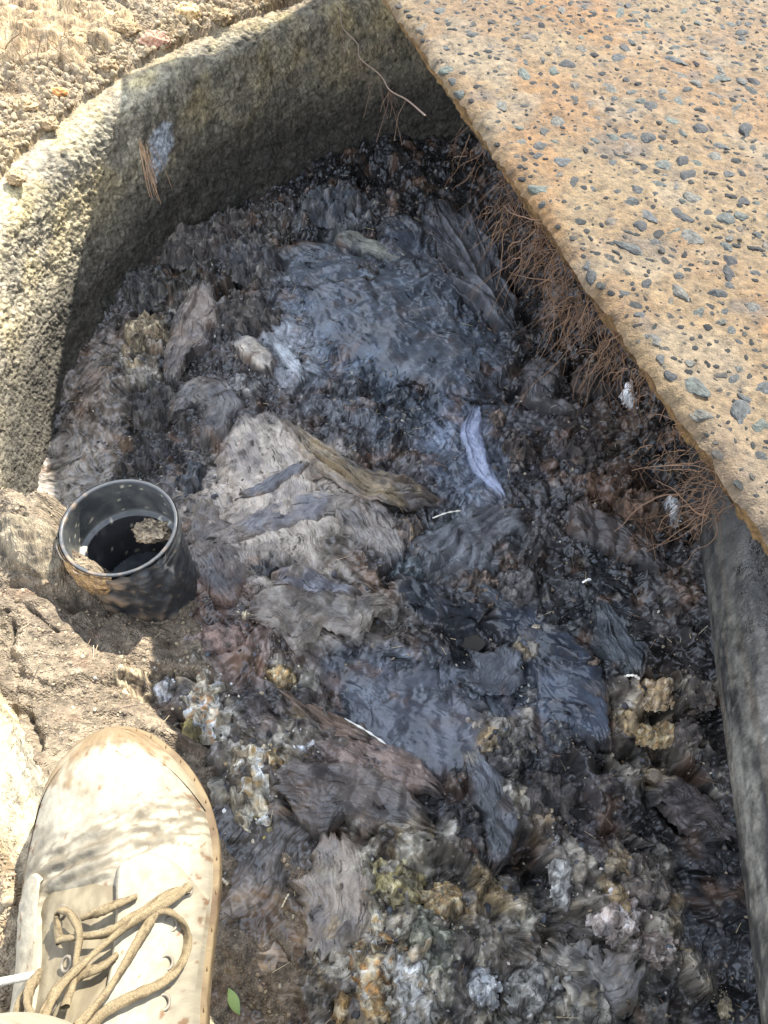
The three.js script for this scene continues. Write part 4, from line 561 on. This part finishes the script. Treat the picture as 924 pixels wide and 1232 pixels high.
sl('crumbly brown mound at the foot of the curved wall', 236, 292, 44, 34, .7, [[88, 80, 74], [66, 62, 60], [112, 104, 94]], SG);
sl('grey-brown mound right of the crumbly brown one', 300, 315, 36, 30, .7, [[84, 82, 82], [104, 98, 92], [58, 58, 60]], SG);
cr('tan fluffy lump left of the twisted brown-grey rag', 176, 402, 25, 22, .8, TAN, CG);
sl('dark lump with pale specks against the left wall', 168, 340, 26, 22, .7, [[70, 68, 66], [104, 100, 92], [48, 48, 48]], SG);
sl('black wet lump in the middle of the blue area', 484, 470, 13, 14, .9, [[42, 44, 50], [64, 68, 78]], { m: M.wet, group: SG.group });
sl('small shiny black lump right of the blue sheet, near the lid', 522, 436, 11, 9, .9, [[36, 38, 44], [56, 60, 72]], { m: M.wet, group: SG.group });
sl('black lump with white specks left of the black wet lump', 420, 470, 22, 15, .7, [[54, 56, 62], [82, 84, 90], [120, 120, 120]], SG);
sl('small black knob upper left of the blue sheet', 374, 322, 13, 10, .8, DK, SG);
sl('rough dark knob at the far edge of the blue sheet', 440, 335, 18, 14, .8, [[82, 78, 74], [60, 58, 58]], SG);
sl('grey round lump, larger of the pair right of the swirling wipe', 622, 702, 28, 26, .8, [[98, 94, 92], [76, 74, 74], [116, 110, 104]], SG);
sl('brown lump, smaller of the pair beside the swirling wipe', 580, 700, 20, 18, .8, BRN, SG);
sl('tiny tan lump tucked under the round pair', 593, 723, 12, 8, .8, [[122, 104, 88], [100, 86, 74]], SG);
sl('brown crumbly lump right of the periwinkle plastic', 626, 542, 20, 18, .8, [[84, 74, 68], [62, 58, 56], [108, 94, 82]], SG);
sl('small brown knob above the crumbly lump beside periwinkle plastic', 597, 505, 12, 12, .8, BRN, SG);
cr('beige flake right of the puddle', 645, 756, 15, 15, .6, [[172, 158, 134], [136, 120, 100], [196, 186, 168]], CG);
cr('brownish-pink crumb cluster above the ochre hollow', 713, 802, 14, 13, .7, [[140, 118, 100], [104, 92, 82], [170, 150, 128]], CG);
cr('drooping tan lump left of the white one above the boot', 165, 828, 21, 30, .7, TAN, CG);
cr('bluish-white lump between two tan lumps above the boot', 195, 822, 11, 16, .8, WHT, CG);
cr('white and rust crusty lump above the boot toe', 250, 852, 27, 34, .6, [[196, 186, 164], [172, 160, 138], [206, 206, 204], [170, 130, 90]], CG);
cr('yellowish small crust stuck to the rust-spotted lump', 232, 882, 12, 13, .7, [[170, 154, 96], [134, 118, 80]], CG);
cr('largest crusty lump, cream and grey, right of the boot toe', 300, 938, 34, 46, .6, CREAM, CG);
cr('ochre crust joined to the top right of the largest crusty lump', 346, 908, 28, 22, .6, OCH, CG);
cr('ochre crumbly lump above the rolled brown cloth', 342, 818, 19, 13, .8, OCH, CG);
cr('white tuft of paper on the pinkish-brown rag', 363, 893, 14, 12, .8, WHT, CG);
cr('yellow-green crumb at the lower end of the largest crusty lump', 320, 978, 13, 20, .7, [[176, 160, 92], [196, 188, 164], [134, 122, 84]], CG);
cr('olive and cream lump at the top of the pale bottom heap', 468, 1062, 38, 24, .7, [[146, 134, 92], [176, 164, 130], [110, 100, 78]], CG);
cr('cream and grey lump on the left flank of the pale bottom heap', 442, 1108, 28, 34, .8, CREAM, CG);
cr('rust and cream lump low in the pale bottom heap', 448, 1160, 36, 32, .7, [[178, 160, 126], [200, 194, 180], [176, 134, 84], [134, 118, 98]], CG);
cr('orange-brown lump at the bottom edge of the photo', 432, 1212, 32, 24, .7, [[172, 140, 92], [196, 180, 150], [140, 116, 86]], CG);
cr('white-grey lump beside the orange-brown bottom lump', 498, 1190, 30, 36, .7, [[176, 174, 166], [140, 132, 118], [204, 202, 198]], CG);
cr('greenish grey lump in the middle of the pale bottom heap', 520, 1130, 34, 32, .7, [[128, 128, 112], [98, 96, 86], [160, 158, 142]], CG);
cr('ochre shell-like crust above the grey lumps', 532, 1092, 24, 16, .8, OCH, CG);
cr('pinkish-white lump on the right of the sludge, brightest there', 738, 1100, 30, 20, .8, [[206, 192, 182], [176, 160, 150], [220, 214, 210]], CG);
cr('white-speckled crust trailing right of the pinkish-white lump', 788, 1138, 26, 16, .7, PINK, CG);
cr('grey-tan crust above the pinkish-white lump', 772, 1062, 30, 26, .7, [[116, 106, 96], [90, 84, 80], [146, 136, 122]], CG);
cr('ochre crust on the upper rim of the dark hollow by the pipe', 780, 842, 24, 14, .8, [[176, 152, 116], [136, 114, 88], [200, 182, 158]], CG);
cr('ochre crust on the lower rim of the dark hollow by the pipe', 778, 896, 26, 10, .8, OCH, CG);
cr('tan crust on the left side of the dark hollow by the pipe', 758, 868, 12, 18, .8, [[164, 142, 104], [124, 106, 82]], CG);
cr('brown crust right of the dark hollow, nearest the black pipe', 838, 832, 26, 16, .7, [[106, 98, 90], [82, 78, 74], [130, 118, 104]], CG);
cr('grey-brown flaky lump below the crust nearest the pipe', 826, 884, 20, 14, .7, [[112, 102, 94], [88, 82, 78]], CG);
cr('white granular crumble against the black pipe', 808, 612, 12, 15, .8, WHT, CG);
cr('white granular crumble beside the lid edge roots', 754, 480, 8, 15, .8, WHT, CG);
cr('pale grey upright crust left of the slate slab of sludge', 668, 1058, 12, 34, .8, [[148, 146, 140], [112, 108, 104], [180, 178, 172]], CG);
cr('off-white crust right of the smooth pinkish mound', 301, 737, 15, 9, .8, [[196, 182, 152], [166, 150, 124]], CG);
lump('mud_mound', 'smooth pinkish-brown mud mound below the brown wrinkled rag', 'mud mound', 264, 770, 30, 22, .5, [[128, 106, 95], [112, 96, 88]], { rough: .15 });
sl('dark ledge of sludge above the pipe stub', 176, 552, 42, 17, .7, DK, SG);
sl('black crumbly lump left of the twisted brown-grey rag', 190, 488, 36, 26, .7, [[70, 66, 64], [96, 90, 84], [46, 46, 46]], SG);
sl('dark lump between the pipe stub and brown wrinkled rag', 232, 575, 18, 22, .7, BL_, SG);
sl('black clotted lump on the grey strip below the pale wipe', 322, 692, 22, 14, .7, DK, SG);
sl('black clot on the left of the swirling wipe', 496, 690, 22, 18, .7, [[44, 48, 52], [64, 72, 78], [84, 90, 96]], { m: M.wet, group: SG.group });
sl('dark clot on the pale wipe near its top', 322, 556, 7, 12, .8, BRN, { group: SG.group, turn: .5 });
sl('brown clot on the pale wipe near the tan knot', 366, 582, 15, 8, .7, BRN, SG);
sl('brown-grey lump at the tail of the tan knot', 490, 640, 24, 22, .6, [[112, 100, 92], [88, 82, 78], [140, 120, 96]], SG);
sl('grey flat lump left of the slate rag with soft folds', 645, 838, 22, 14, .6, GRY, SG);
sl('grey-brown lumpy ridge below the slate rag', 600, 905, 22, 26, .7, [[98, 94, 92], [76, 72, 72], [120, 114, 106]], SG);
sl('black lumpy mound at the middle of the lower sludge', 660, 960, 30, 26, .7, [[80, 74, 72], [60, 58, 58], [100, 92, 86]], SG);
sl('dark crumbly mound right of the layered brown rag', 560, 1000, 28, 26, .7, DK, SG);
sl('slate lump under the grey blanket-like rag', 640, 1190, 34, 24, .7, GRY, SG);
cr('bluish-white paper scrap lump at the bottom edge', 580, 1186, 20, 20, .6, [[190, 194, 200], [150, 150, 150], [208, 206, 200]], CG);
cr('grey crust heap at the bottom edge right of the paper scrap', 700, 1216, 46, 22, .7, [[130, 126, 116], [100, 96, 90], [160, 158, 150]], CG);
cr('ivory curl at the bottom right near the black pipe', 874, 1212, 9, 12, .9, [[190, 176, 146], [156, 140, 112]], CG);
sl('brown root-bound lump left of the white crumble by the pipe', 770, 615, 30, 24, .7, [[96, 76, 62], [74, 62, 54], [120, 96, 78]], SG);
sl('rusty lump under the knotted wipe', 712, 470, 26, 20, .7, [[88, 74, 64], [64, 58, 54]], SG);
sl('brown earth lump right of the periwinkle plastic and below the lid', 700, 545, 30, 26, .6, [[76, 68, 64], [58, 54, 54], [96, 84, 74]], SG);
sl('grey lump below the funnel-shaped wipe', 672, 880, 18, 20, .7, [[88, 90, 96], [66, 68, 74], [130, 126, 116]], SG);
clod('dirt_clump', 'clump of grit stuck inside the pipe stub', 'dirt clump', 183, 640, 22, 14, .8, [[142, 124, 100], [112, 98, 82], [170, 152, 126]], { H: () => -.098, rough: .6, sink: 0 });
lump('sand_clod', 'cracked block of pale sand jammed between the pit wall and pipe stub', 'sand clod', 40, 660, 52, 36, .6, [[136, 124, 104], [120, 108, 90], [146, 134, 112]].map(c => c.map(v => v * .86)), { rough: .35, m: M.soil, H: sand, base: (x, z) => sand(x, z) - .002 });
// rim and bank outside
const G = { H: ground };
clod('pebble', 'small orange pebble on the sunlit rim', 'pebble', 71, 112, 9, 5, .8, [[168, 112, 62], [190, 140, 84]], { ...G, rough: .2 });
clod('stone', 'reddish stone on the soil beside the pit rim', 'stone', 187, 52, 14, 9, .9, [[150, 112, 92], [166, 138, 112]], { ...G, rough: .4 });
clod('stone', 'round yellow-brown stone at the top of the soil', 'stone', 227, 20, 12, 11, .9, [[166, 140, 98], [186, 162, 122]], { ...G, rough: .3 });
lump('soil_bank', 'overhanging clod of crumbly tan soil beyond the pit rim', 'soil clod', 20, 22, 120, 60, .5, [[150, 130, 100], [134, 112, 84], [160, 140, 108]], { ...G, base: ground, rough: .7, m: M.soil, turn: .25 });
for (const [u, v, a, b, l] of [[90, 52, 14, 10, 'tan soil crumb just below the overhanging clod'], [150, 40, 16, 10, 'tan soil crumb left of the reddish stone'], [265, 22, 12, 8, 'brown soil crumb right of the round stone'], [30, 130, 12, 9, 'cream soil crumb left of the orange pebble'], [130, 80, 10, 7, 'cream soil crumb on the sunlit rim above the wall'], [60, 150, 9, 7, 'cream soil crumb below the orange pebble'], [20, 215, 9, 8, 'cream soil crumb low on the sunlit rim'], [105, 20, 15, 12, 'tan soil crumb touching the overhanging clod']]) clod('soil_crumb', l, 'soil crumb', u, v, a, b, .8, [[160, 138, 106], [142, 122, 92]], { ...G, m: M.soil, rough: .6, group: 'loose soil crumbs' });
// roots
const rootTone = r => { const k = .7 + r() * .7; return [lin(104) * k, lin(80) * k, lin(60) * k]; };
function strand(p, len, r, down, push, wig) { const pts = [p]; let d = [push[0], push[1], push[2]], q = p; const n = 9 + Math.floor(r() * 5); for (let i = 0; i < n; i++) { d = [d[0] + (r() - .5) * wig, d[1] - down, d[2] + (r() - .5) * wig]; const l = Math.hypot(...d); q = q.map((v, k) => v + d[k] / l * len / n); pts.push(q); } return pts; }
const rootClumps = [[540, 128, 50, .045, 16, 'thin wispy roots at the upper end of the lid edge'], [580, 196, 46, .042, 60, 'brown root tuft hanging over the charcoal rag'], [612, 246, 40, .05, 80, 'long brown root beard hanging from the lid edge'], [650, 305, 50, .045, 110, 'thickest brown root beard hanging mid lid edge'], [694, 372, 44, .034, 70, 'sparse brown roots below the thickest root beard'], [736, 425, 36, .024, 40, 'short roots on the lid edge above the white crumble'], [790, 500, 40, .02, 50, 'short rusty roots low on the lid edge'], [842, 556, 34, .034, 80, 'root tuft sticking out over the black pipe top']];
rootClumps.forEach(([u, v, spread, len, n, label], ci) => {
  const r = rng(500 + ci), gs = [];
  const N = Math.round(n * 1.25); for (let k = 0; k < N; k++) {
    const a0 = lidOf(...(() => { const p = at(u, v, LY); return [p[0], p[2]]; })())[0], a = a0 + (r() - .5) * spread * .00075, b = .004 + r() * .02, [x, z] = lidAt(a, b), t = rootTone(r);
    const y = LY - .006 - r() * .04; const out = ci === 7 ? .7 : .04 + r() * .16; gs.push(tube(strand([x + EZ * -.004, y, z + EX * .004], len * (.3 + 1.5 * r() * r()), r, ci === 7 ? .12 : .16 + r() * .2, [-EZ * out + (r() - .5) * .9, -.15, EX * out * .5 + (r() - .5) * .9], 1.5), q => (.00009 + .0002 * (1 - q)) * (.6 + (k % 7 ? (k % 3) * .2 : 1)), 4, () => t.map(c => c / GAIN)));
  }
  tag(mesh('root_tuft', mergeGeometries(gs), M.root), label, 'roots', 'roots hanging from the lid edge');
});
{
  const p0 = at(400, -8, .012), p1 = at(520, 142, LY - .02), r = rng(77), mid = Array.from({ length: 9 }, (_, i) => { const t = i / 8; return p0.map((v, k) => mix(v, p1[k], t) + (k === 1 ? -.03 * Math.sin(t * 3.1) : (r() - .5) * .012)); });
  const gs = [tube(mid, .0007, 6, () => C(110, 92, 78, .9))]; for (let k = 0; k < 26; k++) { const m = mid[1 + Math.floor(r() * 7)]; gs.push(tube(strand(m, .02 + r() * .04, r, .35, [(r() - .5), -.3, (r() - .5)], .8), .0003, 4, () => C(96, 78, 64, .9))); }
  tag(mesh('root', mergeGeometries(gs), M.root), 'long thin bare root dangling from the far rim to the lid corner', 'root');
  const bg = []; for (let k = 0; k < 22; k++) { const u = -10 + r() * 130, v = 40 + (120 - u) * .22 + r() * 22, p = march(u, v, ground); bg.push(tube(strand([p[0], p[1] + .012 + r() * .02, p[2]], .02 + r() * .06, r, .1, [(r() - .3), -.1, r() * .6], .9), .0004 + r() * .0006, 4, () => C(150, 122, 88, .45))); }
  tag(mesh('root_tuft', mergeGeometries(bg), M.root), 'pale rootlets sticking out under the overhanging soil clod', 'roots');
  const wr = []; for (let k = 0; k < 16; k++) { const p = at(158 + r() * 10, 160 + r() * 20, -.03); wr.push(tube(strand([p[0] + .012, p[1], p[2] + .006], .04 + r() * .05, r, .4, [.2, -.6, r() - .3], .5), .0004, 4, () => C(140, 112, 86))); }
  tag(mesh('root_tuft', mergeGeometries(wr), M.root), 'fine rootlets drooping down the wall at the shadow edge', 'roots');
  const gr = []; for (let k = 0; k < 70; k++) { const p = march(735 + r() * 80, 560 + r() * 100, floorH); gr.push(tube(strand([p[0], p[1] + .006 + r() * .012, p[2]], .03 + r() * .05, r, .05, [r() - .5, .1, r() - .5], .7), .0005, 4, () => rootTone(r).map(c => c / GAIN))); }
  tag(mesh('root_tuft', mergeGeometries(gr), M.root), 'tangled brown roots lying on the sludge left of the black pipe top', 'roots');
}
// sticks, leaf, puddle
function stick(label, a, b, rr, col, lift = .004, name = 'stick') { const A = march(...a, floorH), B = march(...b, floorH); A[1] += lift; B[1] += lift; const m = mix3(A, B, .5); m[1] += lift * .4; tag(mesh(name, tube([A, m, B], t => rr * (1 + .3 * Math.sin(t * 23) + .3 * Math.sin(t * 61)), 8, () => C(...col, 1.1)), M.root), label, 'stick', 'small pale sticks'); }
stick('long white stick on the edge of the smooth purple-grey sheet', [415, 869], [464, 899], .001, [198, 194, 184], .011);
stick('short white stick beside the tan knot', [520, 628], [554, 619], .001, [194, 188, 174], .009);
stick('tiny white splinter above the funnel-shaped wipe', [699, 705], [709, 701], .0012, [226, 222, 214], .008);
stick('tiny white splinter at the mouth of the funnel-shaped wipe', [750, 818], [766, 822], .0013, [222, 214, 200], .012);
stick('thin pale straw against the far mound of sludge', [285, 242], [306, 222], .0009, [150, 150, 130], .02);
stick('thin straw in the sand right of the boot', [340, 1092], [348, 1076], .0007, [190, 176, 146], .004);
stick('short pale splinter close to the boot edge', [266, 1056], [275, 1065], .0011, [186, 176, 158], .004);
{
  const p = march(283, 1202, floorH), P = [], K = [], I = []; const n = 10; for (let i = 0; i <= n; i++) for (let s = -1; s <= 1; s++) { const t = i / n; P.push(p[0] + (t - .5) * .011 + s * .0035 * Math.sin(t * 3.0 + .14), p[1] + .005 + .002 * Math.sin(t * 3) - .0012 * Math.abs(s), p[2] + (t - .4) * .018 - s * .0025 * Math.sin(t * 3)); K.push(...C(136, 158, 98)); } for (let i = 0; i < n; i++) for (let s = 0; s < 2; s++) { const a = i * 3 + s; I.push(a, a + 1, a + 3, a + 1, a + 4, a + 3); }
  const g = new THREE.BufferGeometry(); g.setAttribute('position', new THREE.Float32BufferAttribute(P, 3)); g.setAttribute('color', new THREE.Float32BufferAttribute(K, 3)); g.setIndex(I); g.computeVertexNormals();
  tag(mesh('leaf', g, M.root), 'small green leaf on the sand right of the boot', 'leaf');
  const w = march(567, 770, floorH), wg = new THREE.CircleGeometry(.017, 40); wg.rotateX(-Math.PI / 2); const o = mesh('puddle', wg, new THREE.MeshPhysicalMaterial({ color: new THREE.Color().setRGB(.07, .065, .055), roughness: .03, clearcoat: 1 })); o.position.set(w[0], w[1] + .0035, w[2]); o.userData.kind = 'structure';
  for (const [u, v, a, b, l, t] of [[565, 768, 3, 9, 'thin upper fleck of modelled sky reflection on the puddle edge', .5], [571, 786, 4, 6, 'lower fleck of modelled sky reflection on the puddle edge', -.5]]) clod('glint_fleck', l, 'painted_glint', u, v, a, b, .5, [[168, 178, 196], [140, 150, 170]], { m: M.wet, turn: t, group: 'foam flecks', sink: .6 });  // pale blobs modelled in place of sky reflections on the water
}
// crumbs and fibres that nobody could count
{
  const r = rng(2024), mk = (n, cols, lo, hi, need, name, label) => {
    let g = new THREE.IcosahedronGeometry(1, 3); g.deleteAttribute('uv'); g.deleteAttribute('normal'); g = mergeVertices(g, 1e-4); const a = g.attributes.position; const w = new THREE.Vector3(); for (let i = 0; i < a.count; i++) { w.fromBufferAttribute(a, i); const k = 1 + .7 * fbm(w.x * 1.6 + n, w.y * 1.6, w.z * 1.6, 3) + .3 * Math.abs(pn(w.x * 4, w.y * 4, w.z * 4)); a.setXYZ(i, w.x * k, w.y * k, w.z * k); } g.computeVertexNormals();
    const im = new THREE.InstancedMesh(g, new THREE.MeshStandardMaterial({ roughness: .8 }), n), m = new THREE.Matrix4(), q = new THREE.Quaternion(), e = new THREE.Euler(), col = new THREE.Color(); let k = 0, tries = 0;
    while (k < n && tries++ < n * 40) { const sg = name === 'sand_grains', x = -.5 + r() * (sg ? .5 : .95), z = (sg ? -.6 : -1.48) + r() * (sg ? .62 : 1.5); if (rad(x, z) > PR - .01 || !need(x, z, r) || (name === 'sludge_crumbs' && x < -.05 && z > -.5 && sand(x, z) > bed(x, z))) continue; const s = lo + (hi - lo) * Math.pow(r(), 4); e.set(r() * 6, r() * 6, r() * 6); q.setFromEuler(e); m.compose(new THREE.Vector3(x, floorH(x, z) + s * .05, z), q, new THREE.Vector3(s * (.7 + r() * .7), s * (.5 + r() * .5), s * (.7 + r() * .7))); im.setMatrixAt(k, m); const c = C(...cols[Math.floor(r() * cols.length)]); const t = .7 + r() * .6; col.setRGB(c[0] * t, c[1] * t, c[2] * t); im.setColorAt(k, col); k++; }
    im.count = k; im.name = name; im.castShadow = im.receiveShadow = true; im.userData.kind = 'stuff'; im.userData.label = label; scene.add(im);
  };
  mk(5000, [[66, 64, 66], [86, 80, 76], [48, 48, 50], [104, 96, 88], [76, 80, 88]], .0008, .0034, (x, z, r) => r() < bedField(x, z, 3) * .9 + .06, 'sludge_crumbs', 'dark crumbs strewn over the sludge');
  mk(3000, [[146, 130, 106], [128, 112, 90], [112, 96, 78], [98, 86, 72]], .0004, .0018, (x, z) => x < .02 && z > -.62 && sand(x, z) > bed(x, z), 'sand_grains', 'loose grains on the slumped sand');
  mk(3000, [[150, 138, 118], [128, 116, 98], [168, 162, 150], [140, 126, 104]], .0004, .0020, (x, z, r) => r() < bedField(x, z, 3) * .6 + .05 + .3 * sst(-.5, 0, z), 'pale_crumbs', 'pale crumbs of paper and grit strewn over the sludge');
  const im = new THREE.InstancedMesh(new THREE.CylinderGeometry(.00035, .00025, 1, 5), new THREE.MeshStandardMaterial({ roughness: .9 }), 900), m = new THREE.Matrix4(), q = new THREE.Quaternion(), e = new THREE.Euler(), col = new THREE.Color();
  for (let k = 0; k < 900; k++) { let x, z; do { x = -.5 + r() * .95; z = -1.48 + r() * 1.5; } while (rad(x, z) > PR - .02); e.set(Math.PI / 2 + (r() - .5) * .5, r() * 6.3, 0, 'YXZ'); q.setFromEuler(e); const s = .005 + r() * .016; m.compose(new THREE.Vector3(x, floorH(x, z) + .002, z), q, new THREE.Vector3(1, s, 1)); im.setMatrixAt(k, m); const c = C(...[[176, 160, 130], [120, 98, 78], [84, 74, 66], [60, 56, 54]][Math.floor(r() * 4)]); im.setColorAt(k, col.setRGB(...c)); }
  im.name = 'fibres'; im.castShadow = true; im.userData.kind = 'stuff'; im.userData.label = 'thin straws and fibres strewn over the sludge'; scene.add(im);
  for (const kind of ['crust_lump', 'sludge_lump']) {
    let g = new THREE.IcosahedronGeometry(1, 2); g.deleteAttribute('uv'); g.deleteAttribute('normal'); g = mergeVertices(g, 1e-4); const a = g.attributes.position, w = new THREE.Vector3(); for (let i = 0; i < a.count; i++) { w.fromBufferAttribute(a, i); const k = 1 + 1.1 * fbm(w.x * 1.9, w.y * 1.9, w.z * 1.9 + 15, 3); a.setXYZ(i, w.x * k, w.y * k, w.z * k); } g.computeVertexNormals();
    const hs = HEAPS.filter(h => h[5] === kind), each = 16, sg = new THREE.InstancedMesh(g, new THREE.MeshStandardMaterial({ roughness: .85 }), hs.length * each); let n = 0;
    for (const [hx, hz, sx, sz, cc] of hs) for (let k = 0; k < each; k++) { const an = r() * 6.3, d = .75 + r() * r() * .9, x = hx + Math.cos(an) * d * sx, z = hz + Math.sin(an) * d * sz, s = (.0005 + .0016 * r() ** 3) * Math.min(1.2, Math.sqrt(sx * sz) / .02); e.set(r() * 6, r() * 6, r() * 6); q.setFromEuler(e); m.compose(new THREE.Vector3(x, floorH(x, z) + s * .4, z), q, new THREE.Vector3(s * 1.3, s * .8, s)); sg.setMatrixAt(n, m); const c = cc[Math.floor(r() * cc.length)], t = .7 + r() * .5; sg.setColorAt(n, col.setRGB(c[0] * t, c[1] * t, c[2] * t)); n++; }
    sg.name = kind === 'crust_lump' ? 'crust_crumbs' : 'lump_crumbs'; sg.castShadow = sg.receiveShadow = true; sg.userData.kind = 'stuff'; sg.userData.label = kind === 'crust_lump' ? 'small crumbs fallen from the pale crusty lumps' : 'small crumbs fallen from the dark sludge lumps'; scene.add(sg);
  }
  // grit on the ground outside
  let g = new THREE.IcosahedronGeometry(1, 2); g.deleteAttribute('uv'); g.deleteAttribute('normal'); g = mergeVertices(g, 1e-4); const a = g.attributes.position, w = new THREE.Vector3(); for (let i = 0; i < a.count; i++) { w.fromBufferAttribute(a, i); const k = 1 + .7 * fbm(w.x * 1.7, w.y * 1.7, w.z * 1.7 + 5, 3); a.setXYZ(i, w.x * k, w.y * k, w.z * k); } g.computeVertexNormals();
  const sg = new THREE.InstancedMesh(g, new THREE.MeshStandardMaterial({ roughness: .95 }), 20000); let n = 0; while (n < 20000) { const an = Math.PI + (r() * 2 - 1) * (r() < .5 ? 1.5 : .75) + (n % 2) * .25, rr = (PR + .035 + Math.pow(r(), 1.4) * .4) * squash(an), x = PC[0] + Math.cos(an) * rr, z = PC[1] + Math.sin(an) * rr, s = .0009 + .0042 * Math.pow(r(), 5); e.set(r() * 6, r() * 6, r() * 6); q.setFromEuler(e); m.compose(new THREE.Vector3(x, ground(x, z) + s * .25, z), q, new THREE.Vector3(s, s * .8, s * 1.1)); sg.setMatrixAt(n, m); const t = .8 + r() * .4; sg.setColorAt(n, col.setRGB(SOIL[0] * t, SOIL[1] * t, SOIL[2] * t * (.9 + .1 * r()))); n++; }
  sg.name = 'soil_crumbs'; sg.castShadow = sg.receiveShadow = true; sg.userData.kind = 'stuff'; sg.userData.label = 'loose tan crumbs of soil round the pit rim'; scene.add(sg);
}
renderer_();
function renderer_() {
  const renderer = new THREE.WebGLRenderer({ antialias: true }); renderer.setSize(768, 1024); renderer.toneMapping = THREE.LinearToneMapping; renderer.toneMappingExposure = EXPOSURE;
  renderer.outputColorSpace = THREE.SRGBColorSpace; renderer.shadowMap.enabled = true; renderer.shadowMap.type = THREE.PCFSoftShadowMap;
  renderer.render(scene, camera);
}
